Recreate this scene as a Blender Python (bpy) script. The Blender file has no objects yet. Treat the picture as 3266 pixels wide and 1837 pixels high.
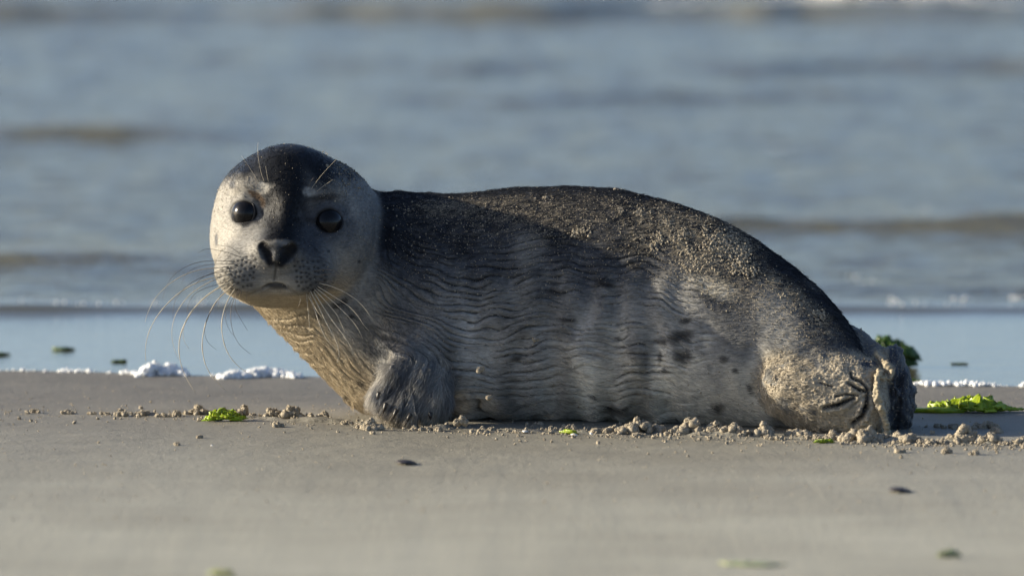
import bpy, math, random
import numpy as np
from mathutils import Vector, Matrix

random.seed(7)
rng = np.random.default_rng(11)
scene = bpy.context.scene
C = scene.collection
PI = math.pi

# ------------------------------------------------------------------ camera
CAM = np.array([0.0, -10.0, 0.80])
PITCH = math.atan((918.5 + 575.0) / 24000.0)          # looking slightly down at the beach
FPX = 24000.0                                          # focal length in photo pixels (3266 wide)
cam_d = bpy.data.cameras.new('camera')
cam = bpy.data.objects.new('camera', cam_d)
C.objects.link(cam)
cam.location = CAM
cam.rotation_euler = (PI / 2 - PITCH, 0, 0)
cam_d.sensor_width = 36.0
cam_d.lens = FPX / 3266.0 * 36.0
cam_d.clip_start = 0.1
cam_d.clip_end = 20000
cam_d.dof.use_dof = True
cam_d.dof.focus_distance = 9.93
cam_d.dof.aperture_fstop = 4.8
scene.camera = cam

# ------------------------------------------------------------------ light
SUN_EL, SUN_AZ = math.radians(18.0), math.radians(-7.0)   # from the left, a touch from behind the seal
to_sun = Vector((-math.cos(SUN_EL) * math.cos(SUN_AZ), -math.cos(SUN_EL) * math.sin(SUN_AZ), math.sin(SUN_EL)))
world = bpy.data.worlds.new("World")
scene.world = world
world.use_nodes = True
wn = world.node_tree
wn.nodes.clear()
sky = wn.nodes.new('ShaderNodeTexSky')
sky.sky_type = 'NISHITA'
sky.sun_disc = False
sky.sun_elevation = SUN_EL
sky.sun_rotation = math.atan2(to_sun.x, to_sun.y)
sky.air_density = 0.6
sky.dust_density = 1.2
sky.ozone_density = 1.5
bg = wn.nodes.new('ShaderNodeBackground')
bg.inputs['Strength'].default_value = 0.096
wo = wn.nodes.new('ShaderNodeOutputWorld')
wn.links.new(sky.outputs[0], bg.inputs[0])
wn.links.new(bg.outputs[0], wo.inputs[0])

sun_d = bpy.data.lights.new('sun', 'SUN')
sun_d.energy = 5.0
sun_d.angle = math.radians(0.5)
sun_d.color = (1.0, 0.88, 0.68)
sun = bpy.data.objects.new('sun', sun_d)
C.objects.link(sun)
sun.rotation_euler = to_sun.to_track_quat('Z', 'Y').to_euler()
sun.location = to_sun * 30

vs = scene.view_settings
vs.view_transform = 'Standard'
vs.look = 'None'
vs.exposure = 1.08
vs.gamma = 1.0
vs.use_curve_mapping = False
scene.cycles.use_denoising = True
scene.cycles.max_bounces = 6

# ------------------------------------------------------------------ helpers
FWD = np.array([0, math.cos(PITCH), -math.sin(PITCH)])
UPV = np.array([0, math.sin(PITCH), math.cos(PITCH)])


def ray(px, py):
    return FWD + np.array([1, 0, 0]) * (px - 1633) / FPX + UPV * (918.5 - py) / FPX


def P(px, py, Y=0.0):
    """point seen at photo pixel px, py on the upright plane at depth Y"""
    d = ray(px, py)
    return CAM + d * ((Y - CAM[1]) / d[1])


def ground(px, py, z=0.0):
    d = ray(px, py)
    return CAM + d * ((z - CAM[2]) / d[2])


def project(p):
    q = p - CAM
    zf = q @ FWD
    return 1633 + FPX * q[:, 0] / zf, 918.5 - FPX * (q @ UPV) / zf


def sstep(a, b, x):
    t = np.clip((x - a) / (b - a), 0, 1)
    return t * t * (3 - 2 * t)


_perm = np.random.default_rng(5).permutation(256).astype(np.int32)
_val = np.random.default_rng(6).uniform(-1, 1, 256).astype(np.float32)


def vnoise(x, y, z=None):
    """smooth value noise, -1..1"""
    x = np.asarray(x, np.float32)
    y = np.asarray(y, np.float32)
    z = np.zeros_like(x) if z is None else np.asarray(z, np.float32)
    xi, yi, zi = np.floor(x).astype(np.int32), np.floor(y).astype(np.int32), np.floor(z).astype(np.int32)
    fx, fy, fz = x - xi, y - yi, z - zi
    fx, fy, fz = (f * f * f * (f * (f * 6 - 15) + 10) for f in (fx, fy, fz))

    def h(a, b, c):
        return _val[_perm[(_perm[(_perm[(xi + a) & 255] + yi + b) & 255] + zi + c) & 255]]
    def lerp(a, b, t):
        return a + (b - a) * t
    z0 = lerp(lerp(h(0, 0, 0), h(1, 0, 0), fx), lerp(h(0, 1, 0), h(1, 1, 0), fx), fy)
    z1 = lerp(lerp(h(0, 0, 1), h(1, 0, 1), fx), lerp(h(0, 1, 1), h(1, 1, 1), fx), fy)
    return lerp(z0, z1, fz)


def fbm(x, y, z=None, octs=4):
    s, a, t = 0, 1.0, 0
    f = 1.0
    for k in range(octs):
        s = s + a * vnoise(x * f + 17.3 * k, y * f - 9.1 * k, None if z is None else z * f + 5.7 * k)
        t += a
        a *= 0.5
        f *= 2.03
    return s / t


def build_mesh(name, v, faces, mat=None, parent=None, smooth=True, attrs=None):
    """numpy verts + (n,k) face array, or a list of face arrays -> linked mesh object"""
    me = bpy.data.meshes.new(name)
    fl = faces if isinstance(faces, list) else [faces]
    fl = [np.asarray(f, np.int32) for f in fl if len(f)]
    loops = np.concatenate([f.ravel() for f in fl])
    sizes = np.concatenate([np.full(len(f), f.shape[1], np.int32) for f in fl])
    starts = np.concatenate([[0], np.cumsum(sizes)[:-1]]).astype(np.int32)
    me.vertices.add(len(v))
    me.vertices.foreach_set('co', np.asarray(v, np.float32).ravel())
    me.loops.add(len(loops))
    me.loops.foreach_set('vertex_index', loops)
    me.polygons.add(len(sizes))
    me.polygons.foreach_set('loop_start', starts)
    me.polygons.foreach_set('loop_total', sizes)
    me.polygons.foreach_set('use_smooth', np.full(len(sizes), smooth))
    if attrs:
        for an, arr in attrs.items():
            if arr.ndim == 2:
                a = me.color_attributes.new(an, 'FLOAT_COLOR', 'POINT')
                rgba = np.ones((len(v), 4), np.float32)
                rgba[:, :arr.shape[1]] = arr
                a.data.foreach_set('color', rgba.ravel())
            else:
                a = me.attributes.new(an, 'FLOAT', 'POINT')
                a.data.foreach_set('value', np.asarray(arr, np.float32))
    me.update(calc_edges=True)
    me.validate()
    if mat:
        me.materials.append(mat)
    o = bpy.data.objects.new(name, me)
    C.objects.link(o)
    if parent:
        o.parent = parent
    return o


def tag(o, label=None, cat=None, group=None, kind=None):
    if label: o['label'] = label
    if cat: o['category'] = cat
    if group: o['group'] = group
    if kind: o['kind'] = kind
    return o


class Mat:
    """small node helper"""
    def __init__(self, name, rough=0.6, spec=0.5, base=(0.5, 0.5, 0.5)):
        m = bpy.data.materials.new(name)
        m.use_nodes = True
        self.m, self.nt = m, m.node_tree
        self.b = self.nt.nodes['Principled BSDF']
        self.b.inputs['Roughness'].default_value = rough
        self.b.inputs['Specular IOR Level'].default_value = spec
        self.b.inputs['Base Color'].default_value = (*base, 1)

    def n(self, t, **kw):
        nd = self.nt.nodes.new(t)
        for k, v in kw.items():
            if k in nd.inputs:
                nd.inputs[k].default_value = v
            else:
                setattr(nd, k, v)
        return nd

    def l(self, a, b):
        self.nt.links.new(a, b)

    def coords(self, scale=(1, 1, 1)):
        tc = self.n('ShaderNodeTexCoord')
        mp = self.n('ShaderNodeMapping')
        mp.inputs['Scale'].default_value = scale
        self.l(tc.outputs['Object'], mp.inputs['Vector'])
        return mp.outputs[0]

    def noise(self, vec, scale, detail=4, rough=0.6):
        t = self.n('ShaderNodeTexNoise')
        t.inputs['Scale'].default_value = scale
        t.inputs['Detail'].default_value = detail
        t.inputs['Roughness'].default_value = rough
        self.l(vec, t.inputs['Vector'])
        return t.outputs['Fac']

    def ramp(self, fac, stops):
        r = self.n('ShaderNodeValToRGB')
        while len(r.color_ramp.elements) < len(stops):
            r.color_ramp.elements.new(0.5)
        for e, (p, c) in zip(r.color_ramp.elements, stops):
            e.position = p
            e.color = (*c, 1) if len(c) == 3 else c
        self.l(fac, r.inputs[0])
        return r.outputs[0]

    def mix(self, fac, a, b, mode='MIX'):
        x = self.n('ShaderNodeMix')
        x.data_type = 'RGBA'
        x.blend_type = mode
        for s, v in ((x.inputs[0], fac), (x.inputs[6], a), (x.inputs[7], b)):
            if hasattr(v, 'links') or hasattr(v, 'is_linked'):
                self.l(v, s)
            else:
                s.default_value = v if isinstance(v, (int, float)) else (*v, 1)
        return x.outputs[2]

    def bump(self, height, dist, strength=1.0, normal=None):
        b = self.n('ShaderNodeBump')
        b.inputs['Strength'].default_value = strength
        b.inputs['Distance'].default_value = dist
        self.l(height, b.inputs['Height'])
        if normal is not None:
            self.l(normal, b.inputs['Normal'])
        return b.outputs[0]

    def base(self, s):
        self.l(s, self.b.inputs['Base Color'])

    def normal(self, s):
        self.l(s, self.b.inputs['Normal'])


# ------------------------------------------------------------------ materials
def mat_sand():
    M = Mat('wet_sand', 0.62, 0.35)
    v = M.coords()
    geo = M.n('ShaderNodeNewGeometry')
    sep = M.n('ShaderNodeSeparateXYZ')
    M.l(geo.outputs['Position'], sep.inputs[0])
    wet = M.n('ShaderNodeMapRange')
    wet.inputs[1].default_value = -1.6
    wet.inputs[2].default_value = 0.35
    M.l(sep.outputs['Y'], wet.inputs[0])
    big = M.noise(v, 3.0, 5, 0.6)
    fine = M.noise(v, 420.0, 3, 0.7)
    strk = M.noise(M.coords((2.2, 9, 1)), 1.0, 6, 0.62)
    dry = M.ramp(fine, [(0.3, (0.222, 0.217, 0.180)), (0.62, (0.398, 0.395, 0.332)), (0.75, (0.55, 0.535, 0.47))])
    damp = M.ramp(fine, [(0.3, (0.105, 0.097, 0.082)), (0.62, (0.182, 0.173, 0.148)), (0.78, (0.33, 0.31, 0.27))])
    col = M.mix(wet.outputs[0], dry, damp)
    tint = M.ramp(big, [(0.3, (0.85, 0.83, 0.80)), (0.7, (1.1, 1.09, 1.07))])
    col = M.mix(1.0, col, tint, 'MULTIPLY')
    t2 = M.ramp(strk, [(0.35, (0.955, 0.95, 0.945)), (0.65, (1.03, 1.03, 1.03))])
    col = M.mix(1.0, col, t2, 'MULTIPLY')
    M.base(col)
    n1 = M.bump(M.noise(v, 90.0, 5, 0.65), 0.0022)
    n2 = M.bump(fine, 0.0009, 1.0, n1)
    M.normal(n2)
    return M.m


def mat_clod():
    M = Mat('crumbly_sand', 0.85, 0.2)
    v = M.coords()
    f = M.noise(v, 600.0, 3, 0.7)
    col = M.ramp(f, [(0.3, (0.21, 0.178, 0.128)), (0.55, (0.35, 0.305, 0.232)), (0.75, (0.54, 0.485, 0.385))])
    M.base(col)
    M.normal(M.bump(f, 0.0012))
    return M.m


def mat_water():
    M = Mat('sea_water', 0.07, 0.5, (0.080, 0.076, 0.046))
    M.b.inputs['IOR'].default_value = 1.333
    a = M.n('ShaderNodeAttribute', attribute_name='ripple')
    face_brown = M.n('ShaderNodeAttribute', attribute_name='face_brown')
    M.base(M.mix(face_brown.outputs['Fac'], (0.080, 0.076, 0.046), (0.135, 0.122, 0.066)))  # turbid brown painted stronger on wave faces, for their weaker sky reflection
    v = M.coords((1, 2.0, 1))
    r1 = M.noise(v, 9.0, 5, 0.62)
    r2 = M.noise(v, 45.0, 4, 0.6)
    b = M.n('ShaderNodeBump')
    b.inputs['Distance'].default_value = 0.030
    M.l(a.outputs['Fac'], b.inputs['Strength'])
    M.l(r1, b.inputs['Height'])
    b2 = M.n('ShaderNodeBump')
    b2.inputs['Distance'].default_value = 0.004
    M.l(a.outputs['Fac'], b2.inputs['Strength'])
    M.l(r2, b2.inputs['Height'])
    M.l(b.outputs[0], b2.inputs['Normal'])
    M.normal(b2.outputs[0])
    return M.m


def mat_foam():
    M = Mat('sea_foam', 0.22, 0.6, (0.74, 0.75, 0.74))
    M.b.inputs['Subsurface Weight'].default_value = 0.6
    M.b.inputs['Subsurface Radius'].default_value = (0.02, 0.02, 0.02)
    return M.m


def mat_weed(name, c0, c1):
    M = Mat(name, 0.35, 0.5)
    v = M.coords()
    f = M.noise(v, 90.0, 4, 0.6)
    M.base(M.ramp(f, [(0.3, c0), (0.7, c1)]))
    M.b.inputs['Transmission Weight'].default_value = 0.0
    M.b.inputs['Subsurface Weight'].default_value = 0.35
    M.b.inputs['Subsurface Radius'].default_value = (0.004, 0.01, 0.002)
    M.normal(M.bump(f, 0.002))
    return M.m


def mat_coat():
    M = Mat('wet_fur', 0.55, 0.14)
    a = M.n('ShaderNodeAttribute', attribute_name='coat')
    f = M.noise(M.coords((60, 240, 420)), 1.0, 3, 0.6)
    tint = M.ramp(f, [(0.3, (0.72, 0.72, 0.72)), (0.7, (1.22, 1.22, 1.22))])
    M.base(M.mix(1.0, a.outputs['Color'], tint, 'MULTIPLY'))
    w = M.n('ShaderNodeAttribute', attribute_name='gloss')
    inv = M.n('ShaderNodeMapRange')
    inv.inputs[3].default_value = 0.62
    inv.inputs[4].default_value = 0.22
    M.l(w.outputs['Fac'], inv.inputs[0])
    M.l(inv.outputs[0], M.b.inputs['Roughness'])
    M.normal(M.bump(f, 0.0006))
    return M.m


def mat_fur():
    M = Mat('fur_strands', 0.7, 0.07)
    a = M.n('ShaderNodeAttribute', attribute_name='tint')
    M.base(a.outputs['Color'])
    return M.m


def mat_plain(name, base, rough, spec=0.5, **kw):
    M = Mat(name, rough, spec, base)
    for k, v in kw.items():
        M.b.inputs[k.replace('_', ' ')].default_value = v
    f = M.noise(M.coords(), 300.0, 2, 0.5)
    t = M.ramp(f, [(0.3, tuple(c * 0.85 for c in base)), (0.7, tuple(min(1, c * 1.12) for c in base))])
    M.base(t)
    return M.m


SAND, CLOD, WATER, FOAM = mat_sand(), mat_clod(), mat_water(), mat_foam()
COAT, FUR = mat_coat(), mat_fur()
WEED = mat_weed('fresh_sea_lettuce', (0.16, 0.24, 0.006), (0.34, 0.42, 0.014))
WEED_DARK = mat_weed('dark_sea_lettuce', (0.02, 0.045, 0.006), (0.06, 0.12, 0.01))
WEED_PALE = mat_weed('pale_washed_weed', (0.26, 0.29, 0.13), (0.36, 0.38, 0.20))
EYE = mat_plain('dark_eye', (0.006, 0.006, 0.007), 0.20, 0.24)
LID = mat_plain('wet_black_eyelid', (0.010, 0.009, 0.009), 0.45, 0.3)
WHISK = mat_plain('pale_whisker', (0.42, 0.37, 0.28), 0.5, 0.35)
WHISK_DARK = mat_plain('dark_whisker', (0.07, 0.055, 0.045), 0.4, 0.5)
CLAW = mat_plain('dark_claw', (0.03, 0.026, 0.022), 0.35, 0.4)
LEAF = mat_plain('dark_shell', (0.035, 0.03, 0.03), 0.5, 0.4)
SHELL = mat_plain('white_shell', (0.75, 0.73, 0.68), 0.25, 0.5)

# ------------------------------------------------------------------ the beach and the sea
_sx = np.array([-4000, 0, 350, 620, 960, 2000, 2900, 3266, 8000], float)
_sy = np.array([1165, 1183, 1191, 1201, 1203, 1214, 1228, 1234, 1250], float)
_shore = np.array([ground(a, b)[:2] for a, b in zip(_sx, _sy)])


def shore_y(x):
    return np.interp(x, _shore[:, 0], _shore[:, 1]) + 0.012 * vnoise(x * 6.0, x * 0 + 3.3) + 0.006 * vnoise(x * 23.0, x * 0 + 8.3)


def axis(dense0, dense1, step, far, grow=1.25):
    a = list(np.arange(dense0, dense1 + step * 0.5, step))
    s, x = step, a[-1]
    while x < far:
        s *= grow
        x += s
        a.append(x)
    s, x = step, a[0]
    b = []
    while x > -far:
        s *= grow
        x -= s
        b.append(x)
    return np.array(b[::-1] + a)


def grid_faces(nx, ny):
    i = np.arange(nx * ny).reshape(ny, nx)
    return np.stack([i[:-1, :-1], i[:-1, 1:], i[1:, 1:], i[1:, :-1]], -1).reshape(-1, 4)


_scuff = np.array([ground(a, b)[:2] for a, b in ((-400, 1316), (60, 1318), (500, 1326), (900, 1338), (1100, 1348), (1400, 1368), (1900, 1378), (2400, 1392), (2800, 1406), (3266, 1418), (3700, 1424))])


def sand_z(x, y):
    s = y - shore_y(np.clip(x, -40, 40))
    slope = np.minimum(0, -0.035 * np.log1p(np.exp(np.clip(s / 0.03, -30, 30))) * 0.03)
    slope = np.maximum(slope, -1.5)
    near = np.exp(-((x / 3.0) ** 2)) * np.exp(-((y / 3.0) ** 2))
    bumps = 0.0011 * fbm(x * 22, y * 22, None, 3) + 0.0012 * fbm(x * 4, y * 4, None, 3)
    yl = np.interp(x, _scuff[:, 0], _scuff[:, 1])
    n1 = vnoise(x * 31, y * 31) + .6 * vnoise(x * 85, y * 85)
    bumps = bumps + 0.0055 * np.clip(n1 + .15, 0, 1.4) * np.exp(-((y - yl) / 0.022) ** 2) * sstep(-.75, -.3, x)
    press = 0.0015 * np.exp(-((x - 0.1) / 0.35) ** 2 - ((y + 0.09) / 0.05) ** 2) * fbm(x * 60, y * 60, None, 2)
    return slope + near * bumps * sstep(0.02, -0.10, s) + press - 0.0002


gx = axis(-0.85, 0.85, 0.005, 4000)
gy = axis(-0.55, 0.95, 0.005, 6000)
X, Y = np.meshgrid(gx, gy)
Z = sand_z(X.ravel(), Y.ravel())
tag(build_mesh('sand_beach', np.stack([X.ravel(), Y.ravel(), Z], -1), grid_faces(len(gx), len(gy)), SAND),
    'smooth wet grey brown sand beach', kind='structure')


def gy_of(py):
    return ground(1633, py)[1]


def wave(x, y, y0, h, front, back, x0=-1e9, x1=1e9, tilt=0.0, wig=0.05, seed=0.0, fade=0.25):
    """one small crest running along the shore: steep towards the beach, gentle behind"""
    yc = y0 + tilt * x + wig * vnoise(x * 1.6 + seed, x * 0 + seed) + wig * 0.35 * vnoise(x * 6 + seed, x * 0 + seed + 4)
    s = y - yc
    prof = np.where(s < 0, np.exp(-(s / front) ** 2), np.exp(-(s / back) ** 2))
    w = sstep(x0 - fade, x0 + fade, x) * sstep(x1 + fade, x1 - fade, x)
    return h * prof * w * (0.85 + 0.3 * vnoise(x * 3 + seed, x * 0 + 1.7 + seed))


def water_z(x, y):
    z = np.full_like(x, -0.0016)
    yb = gy_of(1000) + 0.03 * vnoise(x * 2.2, x * 0 + 2)
    z += 0.012 * sstep(0.0, 0.075, y - yb) * (0.9 + 0.25 * vnoise(x * 5, x * 0 + 6))     # edge of the running-in sheet
    amp = sstep(0.02, 0.5, y - yb)
    swell = 0.0050 * fbm(x * 3.2 + 3, y * 7.5, None, 3) + 0.0026 * fbm(x * 11, y * 22 + 9, None, 2)
    z += amp * swell * (1 + np.clip(y - 4, 0, 25) * 0.10)
    z += wave(x, y, gy_of(848), 0.020, 0.055, 0.4, x1=-0.58, seed=1, wig=.06)
    z += wave(x, y, gy_of(835), 0.016, 0.05, 0.4, x0=-0.62, x1=0.05, seed=2, wig=.06, tilt=0.1)
    z += wave(x, y, gy_of(872), 0.009, 0.05, 0.3, x0=-0.75, x1=-0.2, seed=3)
    z += wave(x, y, gy_of(752), 0.028, 0.055, 0.5, x0=0.25, seed=4, wig=.05, tilt=0.12)
    z += wave(x, y, gy_of(935), 0.007, 0.04, 0.25, x0=0.35, x1=0.75, seed=5)
    z += wave(x, y, gy_of(945), 0.007, 0.04, 0.25, x0=0.6, seed=6)
    z += wave(x, y, gy_of(452), 0.034, 0.08, 0.8, x1=-0.75, seed=7, wig=.12)
    z += wave(x, y, gy_of(225), 0.030, 0.16, 0.9, x0=-0.7, x1=0.25, seed=8, wig=.4)
    z += wave(x, y, gy_of(235), 0.036, 0.16, 0.9, x0=0.6, x1=2.4, seed=9, wig=.3)
    z += wave(x, y, gy_of(330), 0.018, 0.12, 0.7, x0=-0.3, x1=1.2, seed=12, wig=.3)
    z += wave(x, y, gy_of(66), 0.070, 0.22, 1.6, seed=10, wig=.35)
    z += wave(x, y, gy_of(-20), 0.06, 0.8, 1.8, seed=11, wig=.6)
    z *= np.exp(-np.clip(y - 60, 0, None) / 60)
    return z


wx = axis(-3.2, 3.2, 0.025, 4000, 1.22)
ys, st = [0.45], 0.014
while ys[-1] < 8000:
    if ys[-1] > 36: st *= 1.2
    elif ys[-1] > 2.0: st = 0.014 + (ys[-1] - 2) * 0.0045
    ys.append(ys[-1] + st)
wy = np.array(ys)
X, Y = np.meshgrid(wx, wy)
x, y = X.ravel(), Y.ravel()
z = water_z(x, y)
yb = gy_of(1000)
rip = 0.05 + 0.75 * sstep(yb - 0.02, yb + 0.5, y)
face_brown = np.zeros_like(x)  # where the wave faces get the painted browner tone
for args in ((gy_of(848), 1, .055, .16, -9, -.58), (gy_of(835), 1, .05, .16, -.62, .05), (gy_of(752), 1, .055, .2, .25, 9), (gy_of(452), 1, .08, .4, -9, -.75), (gy_of(66), 1, .5, 3.0, -99, 99)):
    face_brown = np.maximum(face_brown, wave(x, y, args[0], 1.0, args[2] * 2.2, args[3], args[4], args[5], seed=21))
tag(build_mesh('sea', np.stack([x, y, z], -1), grid_faces(len(wx), len(wy)), WATER, attrs={'ripple': rip.astype(np.float32), 'face_brown': face_brown.clip(0, 1).astype(np.float32)}),
    'shallow grey blue sea with low ripples running onto the beach', kind='structure')


# ------------------------------------------------------------------ small shape kit
def ico(sub):
    import bmesh
    bm = bmesh.new()
    bmesh.ops.create_icosphere(bm, subdivisions=sub, radius=1)
    v = np.array([p.co[:] for p in bm.verts], np.float32)
    f = np.array([[q.index for q in p.verts] for p in bm.faces], np.int32)
    bm.free()
    return v, f


ICO1, ICO2 = ico(1), ico(2)
OCT = (np.array([[1, 0, 0], [-1, 0, 0], [0, 1, 0], [0, -1, 0], [0, 0, 1], [0, 0, -1]], np.float32),
       np.array([[0, 2, 4], [2, 1, 4], [1, 3, 4], [3, 0, 4], [2, 0, 5], [1, 2, 5], [3, 1, 5], [0, 3, 5]], np.int32))


def scatter_balls(cent, rad, base=ICO2, jitter=0.18, squash=None, r=rng):
    """joined jittered lumps: cent (n,3), rad (n,)"""
    bv, bf = base
    n, m = len(cent), len(bv)
    v = np.repeat(bv[None], n, 0) * (1 + r.normal(0, jitter, (n, m, 1)))
    ang = r.uniform(0, 2 * PI, n)
    ca, sa = np.cos(ang)[:, None], np.sin(ang)[:, None]
    xx = v[..., 0] * ca - v[..., 1] * sa
    yy = v[..., 0] * sa + v[..., 1] * ca
    v = np.stack([xx, yy, v[..., 2]], -1)
    if squash is not None:
        v = v * squash
    v = v * np.asarray(rad)[:, None, None] + cent[:, None, :]
    f = bf[None] + (np.arange(n) * m)[:, None, None]
    return v.reshape(-1, 3), f.reshape(-1, 3)


def clod(name, px, py, w, h, label, group, seed, z0=0.0, mat=None, loc=None):
    """one crumbled lump of sand, w x h photo pixels, standing on the beach at px, py"""
    r = np.random.default_rng(seed)
    W, H = w / 2400.0, h / 2400.0
    g = ground(px, py, 0.0) if loc is None else np.array(loc, float)
    n = int(np.clip(W * H / 0.000022, 5, 75))
    rad = r.uniform(0.16, 0.30, n) * min(W, H) * (0.75 if n > 20 else 1.0) + 0.0012
    rad = np.clip(rad, 0.0016, 0.0085)
    peak = r.uniform(-0.25, 0.25)
    cx = r.normal(0, 0.27, n).clip(-0.5, 0.5)
    cy = r.normal(0, 0.27, n).clip(-0.5, 0.5)
    top = np.clip(1 - ((cx - peak) ** 2 * 4.0 + cy ** 2 * 3.2), 0.12, 1) * (0.75 + 0.35 * vnoise(cx * 7 + seed, cy * 7 + seed * 3))
    cz = np.maximum(top * H - rad, rad * 0.5) * r.uniform(0.25, 1.0, n) ** 0.6
    cent = np.stack([cx * W, cy * max(W * 0.7, H * 0.9), cz], -1)
    v, f = scatter_balls(cent, rad, ICO2, 0.17, r=r)
    # finer grains clinging to the lumps
    k = n * 14
    ii = r.integers(0, n, k)
    d = r.normal(0, 1, (k, 3))
    d /= np.linalg.norm(d, axis=1)[:, None]
    d[:, 2] = np.abs(d[:, 2])
    c2 = cent[ii] + d * rad[ii][:, None] * 0.95
    v2, f2 = scatter_balls(c2, r.uniform(0.0006, 0.0019, k), OCT, 0.25, r=r)
    o = build_mesh(name, np.concatenate([v, v2]), np.concatenate([f, f2 + len(v)]), mat or CLOD)
    zz = sand_z(np.array([g[0]]), np.array([g[1]]))[0] if loc is None else g[2]
    o.location = (g[0], g[1], zz)
    return tag(o, label, 'sand clod', group)

# ------------------------------------------------------------------ the seal: a distance field, meshed once
PX = 1.0 / 2400.0


def smin(a, b, k):
    h = np.clip(0.5 + 0.5 * (b - a) / k, 0, 1)
    return b + (a - b) * h - k * h * (1 - h)


def smax(a, b, k):
    return -smin(-a, -b, k)


def rotm(rx=0, ry=0, rz=0):
    from mathutils import Euler
    return np.array(Euler((math.radians(rx), math.radians(ry), math.radians(rz))).to_matrix())


def ell(p, c, r, R=None):
    q = p - np.asarray(c, np.float32)
    if R is not None:
        q = q @ R.astype(np.float32)
    r = np.asarray(r, np.float32)
    k0 = np.sqrt(((q / r) ** 2).sum(1)) + 1e-9
    k1 = np.sqrt(((q / (r * r)) ** 2).sum(1)) + 1e-9
    return k0 * (k0 - 1) / k1


def cap(p, a, b, ra, rb):
    a, b = np.asarray(a, np.float32), np.asarray(b, np.float32)
    ba = b - a
    t = np.clip(((p - a) @ ba) / (ba @ ba), 0, 1)
    d = p - a - t[:, None] * ba
    return np.sqrt((d * d).sum(1)) - (ra + (rb - ra) * t)


def chain(p, pts, rads):
    f = None
    for i in range(len(pts) - 1):
        g = cap(p, pts[i], pts[i + 1], rads[i], rads[i + 1])
        f = g if f is None else np.minimum(f, g)
    return f


BODY = np.array([
    # px, top py, bottom py, axis depth, half width
    (1285, 640, 1347, .118, .128), (1363, 619, 1348, .114, .150), (1458, 616, 1349, .110, .156),
    (1648, 594, 1351, .100, .166), (1826, 588, 1352, .086, .168), (1978, 599, 1353, .066, .166), (2155, 644, 1354, .038, .160),
    (2282, 689, 1355, .012, .152), (2409, 758, 1356, -.018, .140), (2536, 849, 1358, -.052, .124), (2637, 936, 1362, -.078, .108),
    (2713, 1031, 1364, -.096, .093), (2752, 1095, 1366, -.104, .081), (2775, 1150, 1366, -.108, .07)], float)
_bx = np.linspace(1285, 2775, 400)


def _sm(y):
    k = np.exp(-np.linspace(-2.2, 2.2, 31) ** 2)
    k /= k.sum()
    e = np.concatenate([2 * y[0] - y[15:0:-1], y, 2 * y[-1] - y[-2:-17:-1]])
    return np.convolve(e, k, 'valid')


_bt, _bb, _bc, _bw = (_sm(np.interp(_bx, BODY[:, 0], BODY[:, k])) for k in (1, 2, 3, 4))
_b_x = np.array([P(a, 900, c)[0] for a, c in zip(_bx, _bc)], np.float32)
_b_t = np.array([P(a, t + 7, c)[2] for a, t, c in zip(_bx, _bt, _bc)], np.float32)
_b_b = np.array([P(a, b, 0.0)[2] for a, b in zip(_bx, _bb)], np.float32) * 0 - 0.006


def body_f(p):
    x = p[:, 0]
    xc = np.clip(x, _b_x[0], _b_x[-1])
    t, b, c, w = (np.interp(xc, _b_x, a).astype(np.float32) for a in (_b_t, _b_b, _bc, _bw))
    zc, hb = (t + b) * 0.5 - 0.01, None
    zc = b + (t - b) * 0.46
    ht = np.where(p[:, 2] > zc, t - zc, zc - b)
    n = np.where(p[:, 2] > zc, 2.15, 2.5).astype(np.float32)
    dy_ = p[:, 1] - c
    yy, zz = np.where(dy_ > 0, dy_ / (w * .70), -dy_ / w), np.abs(p[:, 2] - zc) / ht
    f = ((yy ** n + zz ** n) ** (1 / n) - 1) * np.minimum(w, ht)
    dx = np.maximum(np.maximum(_b_x[0] - x, x - _b_x[-1]), 0)
    return np.where(dx > 0, np.sqrt(np.maximum(f, 0) ** 2 + dx ** 2) - 0.0, f)


# landmarks -------------------------------------------------------------
SKULL = P(945, 692, .065)
NOSE = P(884, 808, -.105)
EYES = []           # filled after the first pass
GROOVES = []        # (points, radii, smoothing)
RIDGES = []


def head_f(p):
    f = ell(p, SKULL, (.1095, .120, .0865))
    f = smin(f, ell(p, P(882, 622, .05), (.066, .085, .049)), .03)
    f = smin(f, ell(p, P(937, 785, .035), (.1095, .105, .078)), .03)
    f = smin(f, cap(p, P(925, 600, .0), P(890, 775, -.085), .052, .030), .045)        # bridge of the nose
    f = smin(f, ell(p, P(872, 838, -.045), (.066, .068, .050)), .03)                  # muzzle
    f = smin(f, ell(p, P(788, 870, -.062), (.043, .046, .036), rotm(0, 12, -20)), .014)
    f = smin(f, ell(p, P(964, 870, -.064), (.043, .046, .036), rotm(0, -10, 20)), .014)
    f = smin(f, ell(p, NOSE, (.029, .020, .019)), .014)
    f = smin(f, ell(p, P(868, 922, -.028), (.050, .045, .024)), .014)                 # chin
    f = smin(f, ell(p, P(812, 600, -.025), (.028, .026, .018), rotm(0, 20, 0)), .02)  # brows
    f = smin(f, ell(p, P(1018, 622, -.025), (.030, .026, .018), rotm(0, -15, 0)), .02)
    # eye hollows
    f = smax(f, -ell(p, P(806, 668, -.085), (.026, .030, .022)), .03)
    f = smax(f, -ell(p, P(1030, 700, -.088), (.026, .030, .022)), .03)
    # ear pinhole behind the right cheek
    return f


def trunk_f(p):
    f = cap(p, P(958, 770, .10), P(1300, 1030, .13), .106, .134)                      # neck and chest
    f = smin(f, body_f(p), .06)
    f = smin(f, ell(p, P(1372, 1100, .03), (.050, .050, .055)), .03)                  # shoulder
    return f


WRIST = P(1312, 1150, -.045)
TIPS = [(1205, 1268, -.080), (1228, 1302, -.095), (1262, 1322, -.105), (1306, 1336, -.108), (1368, 1334, -.10)]


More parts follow.
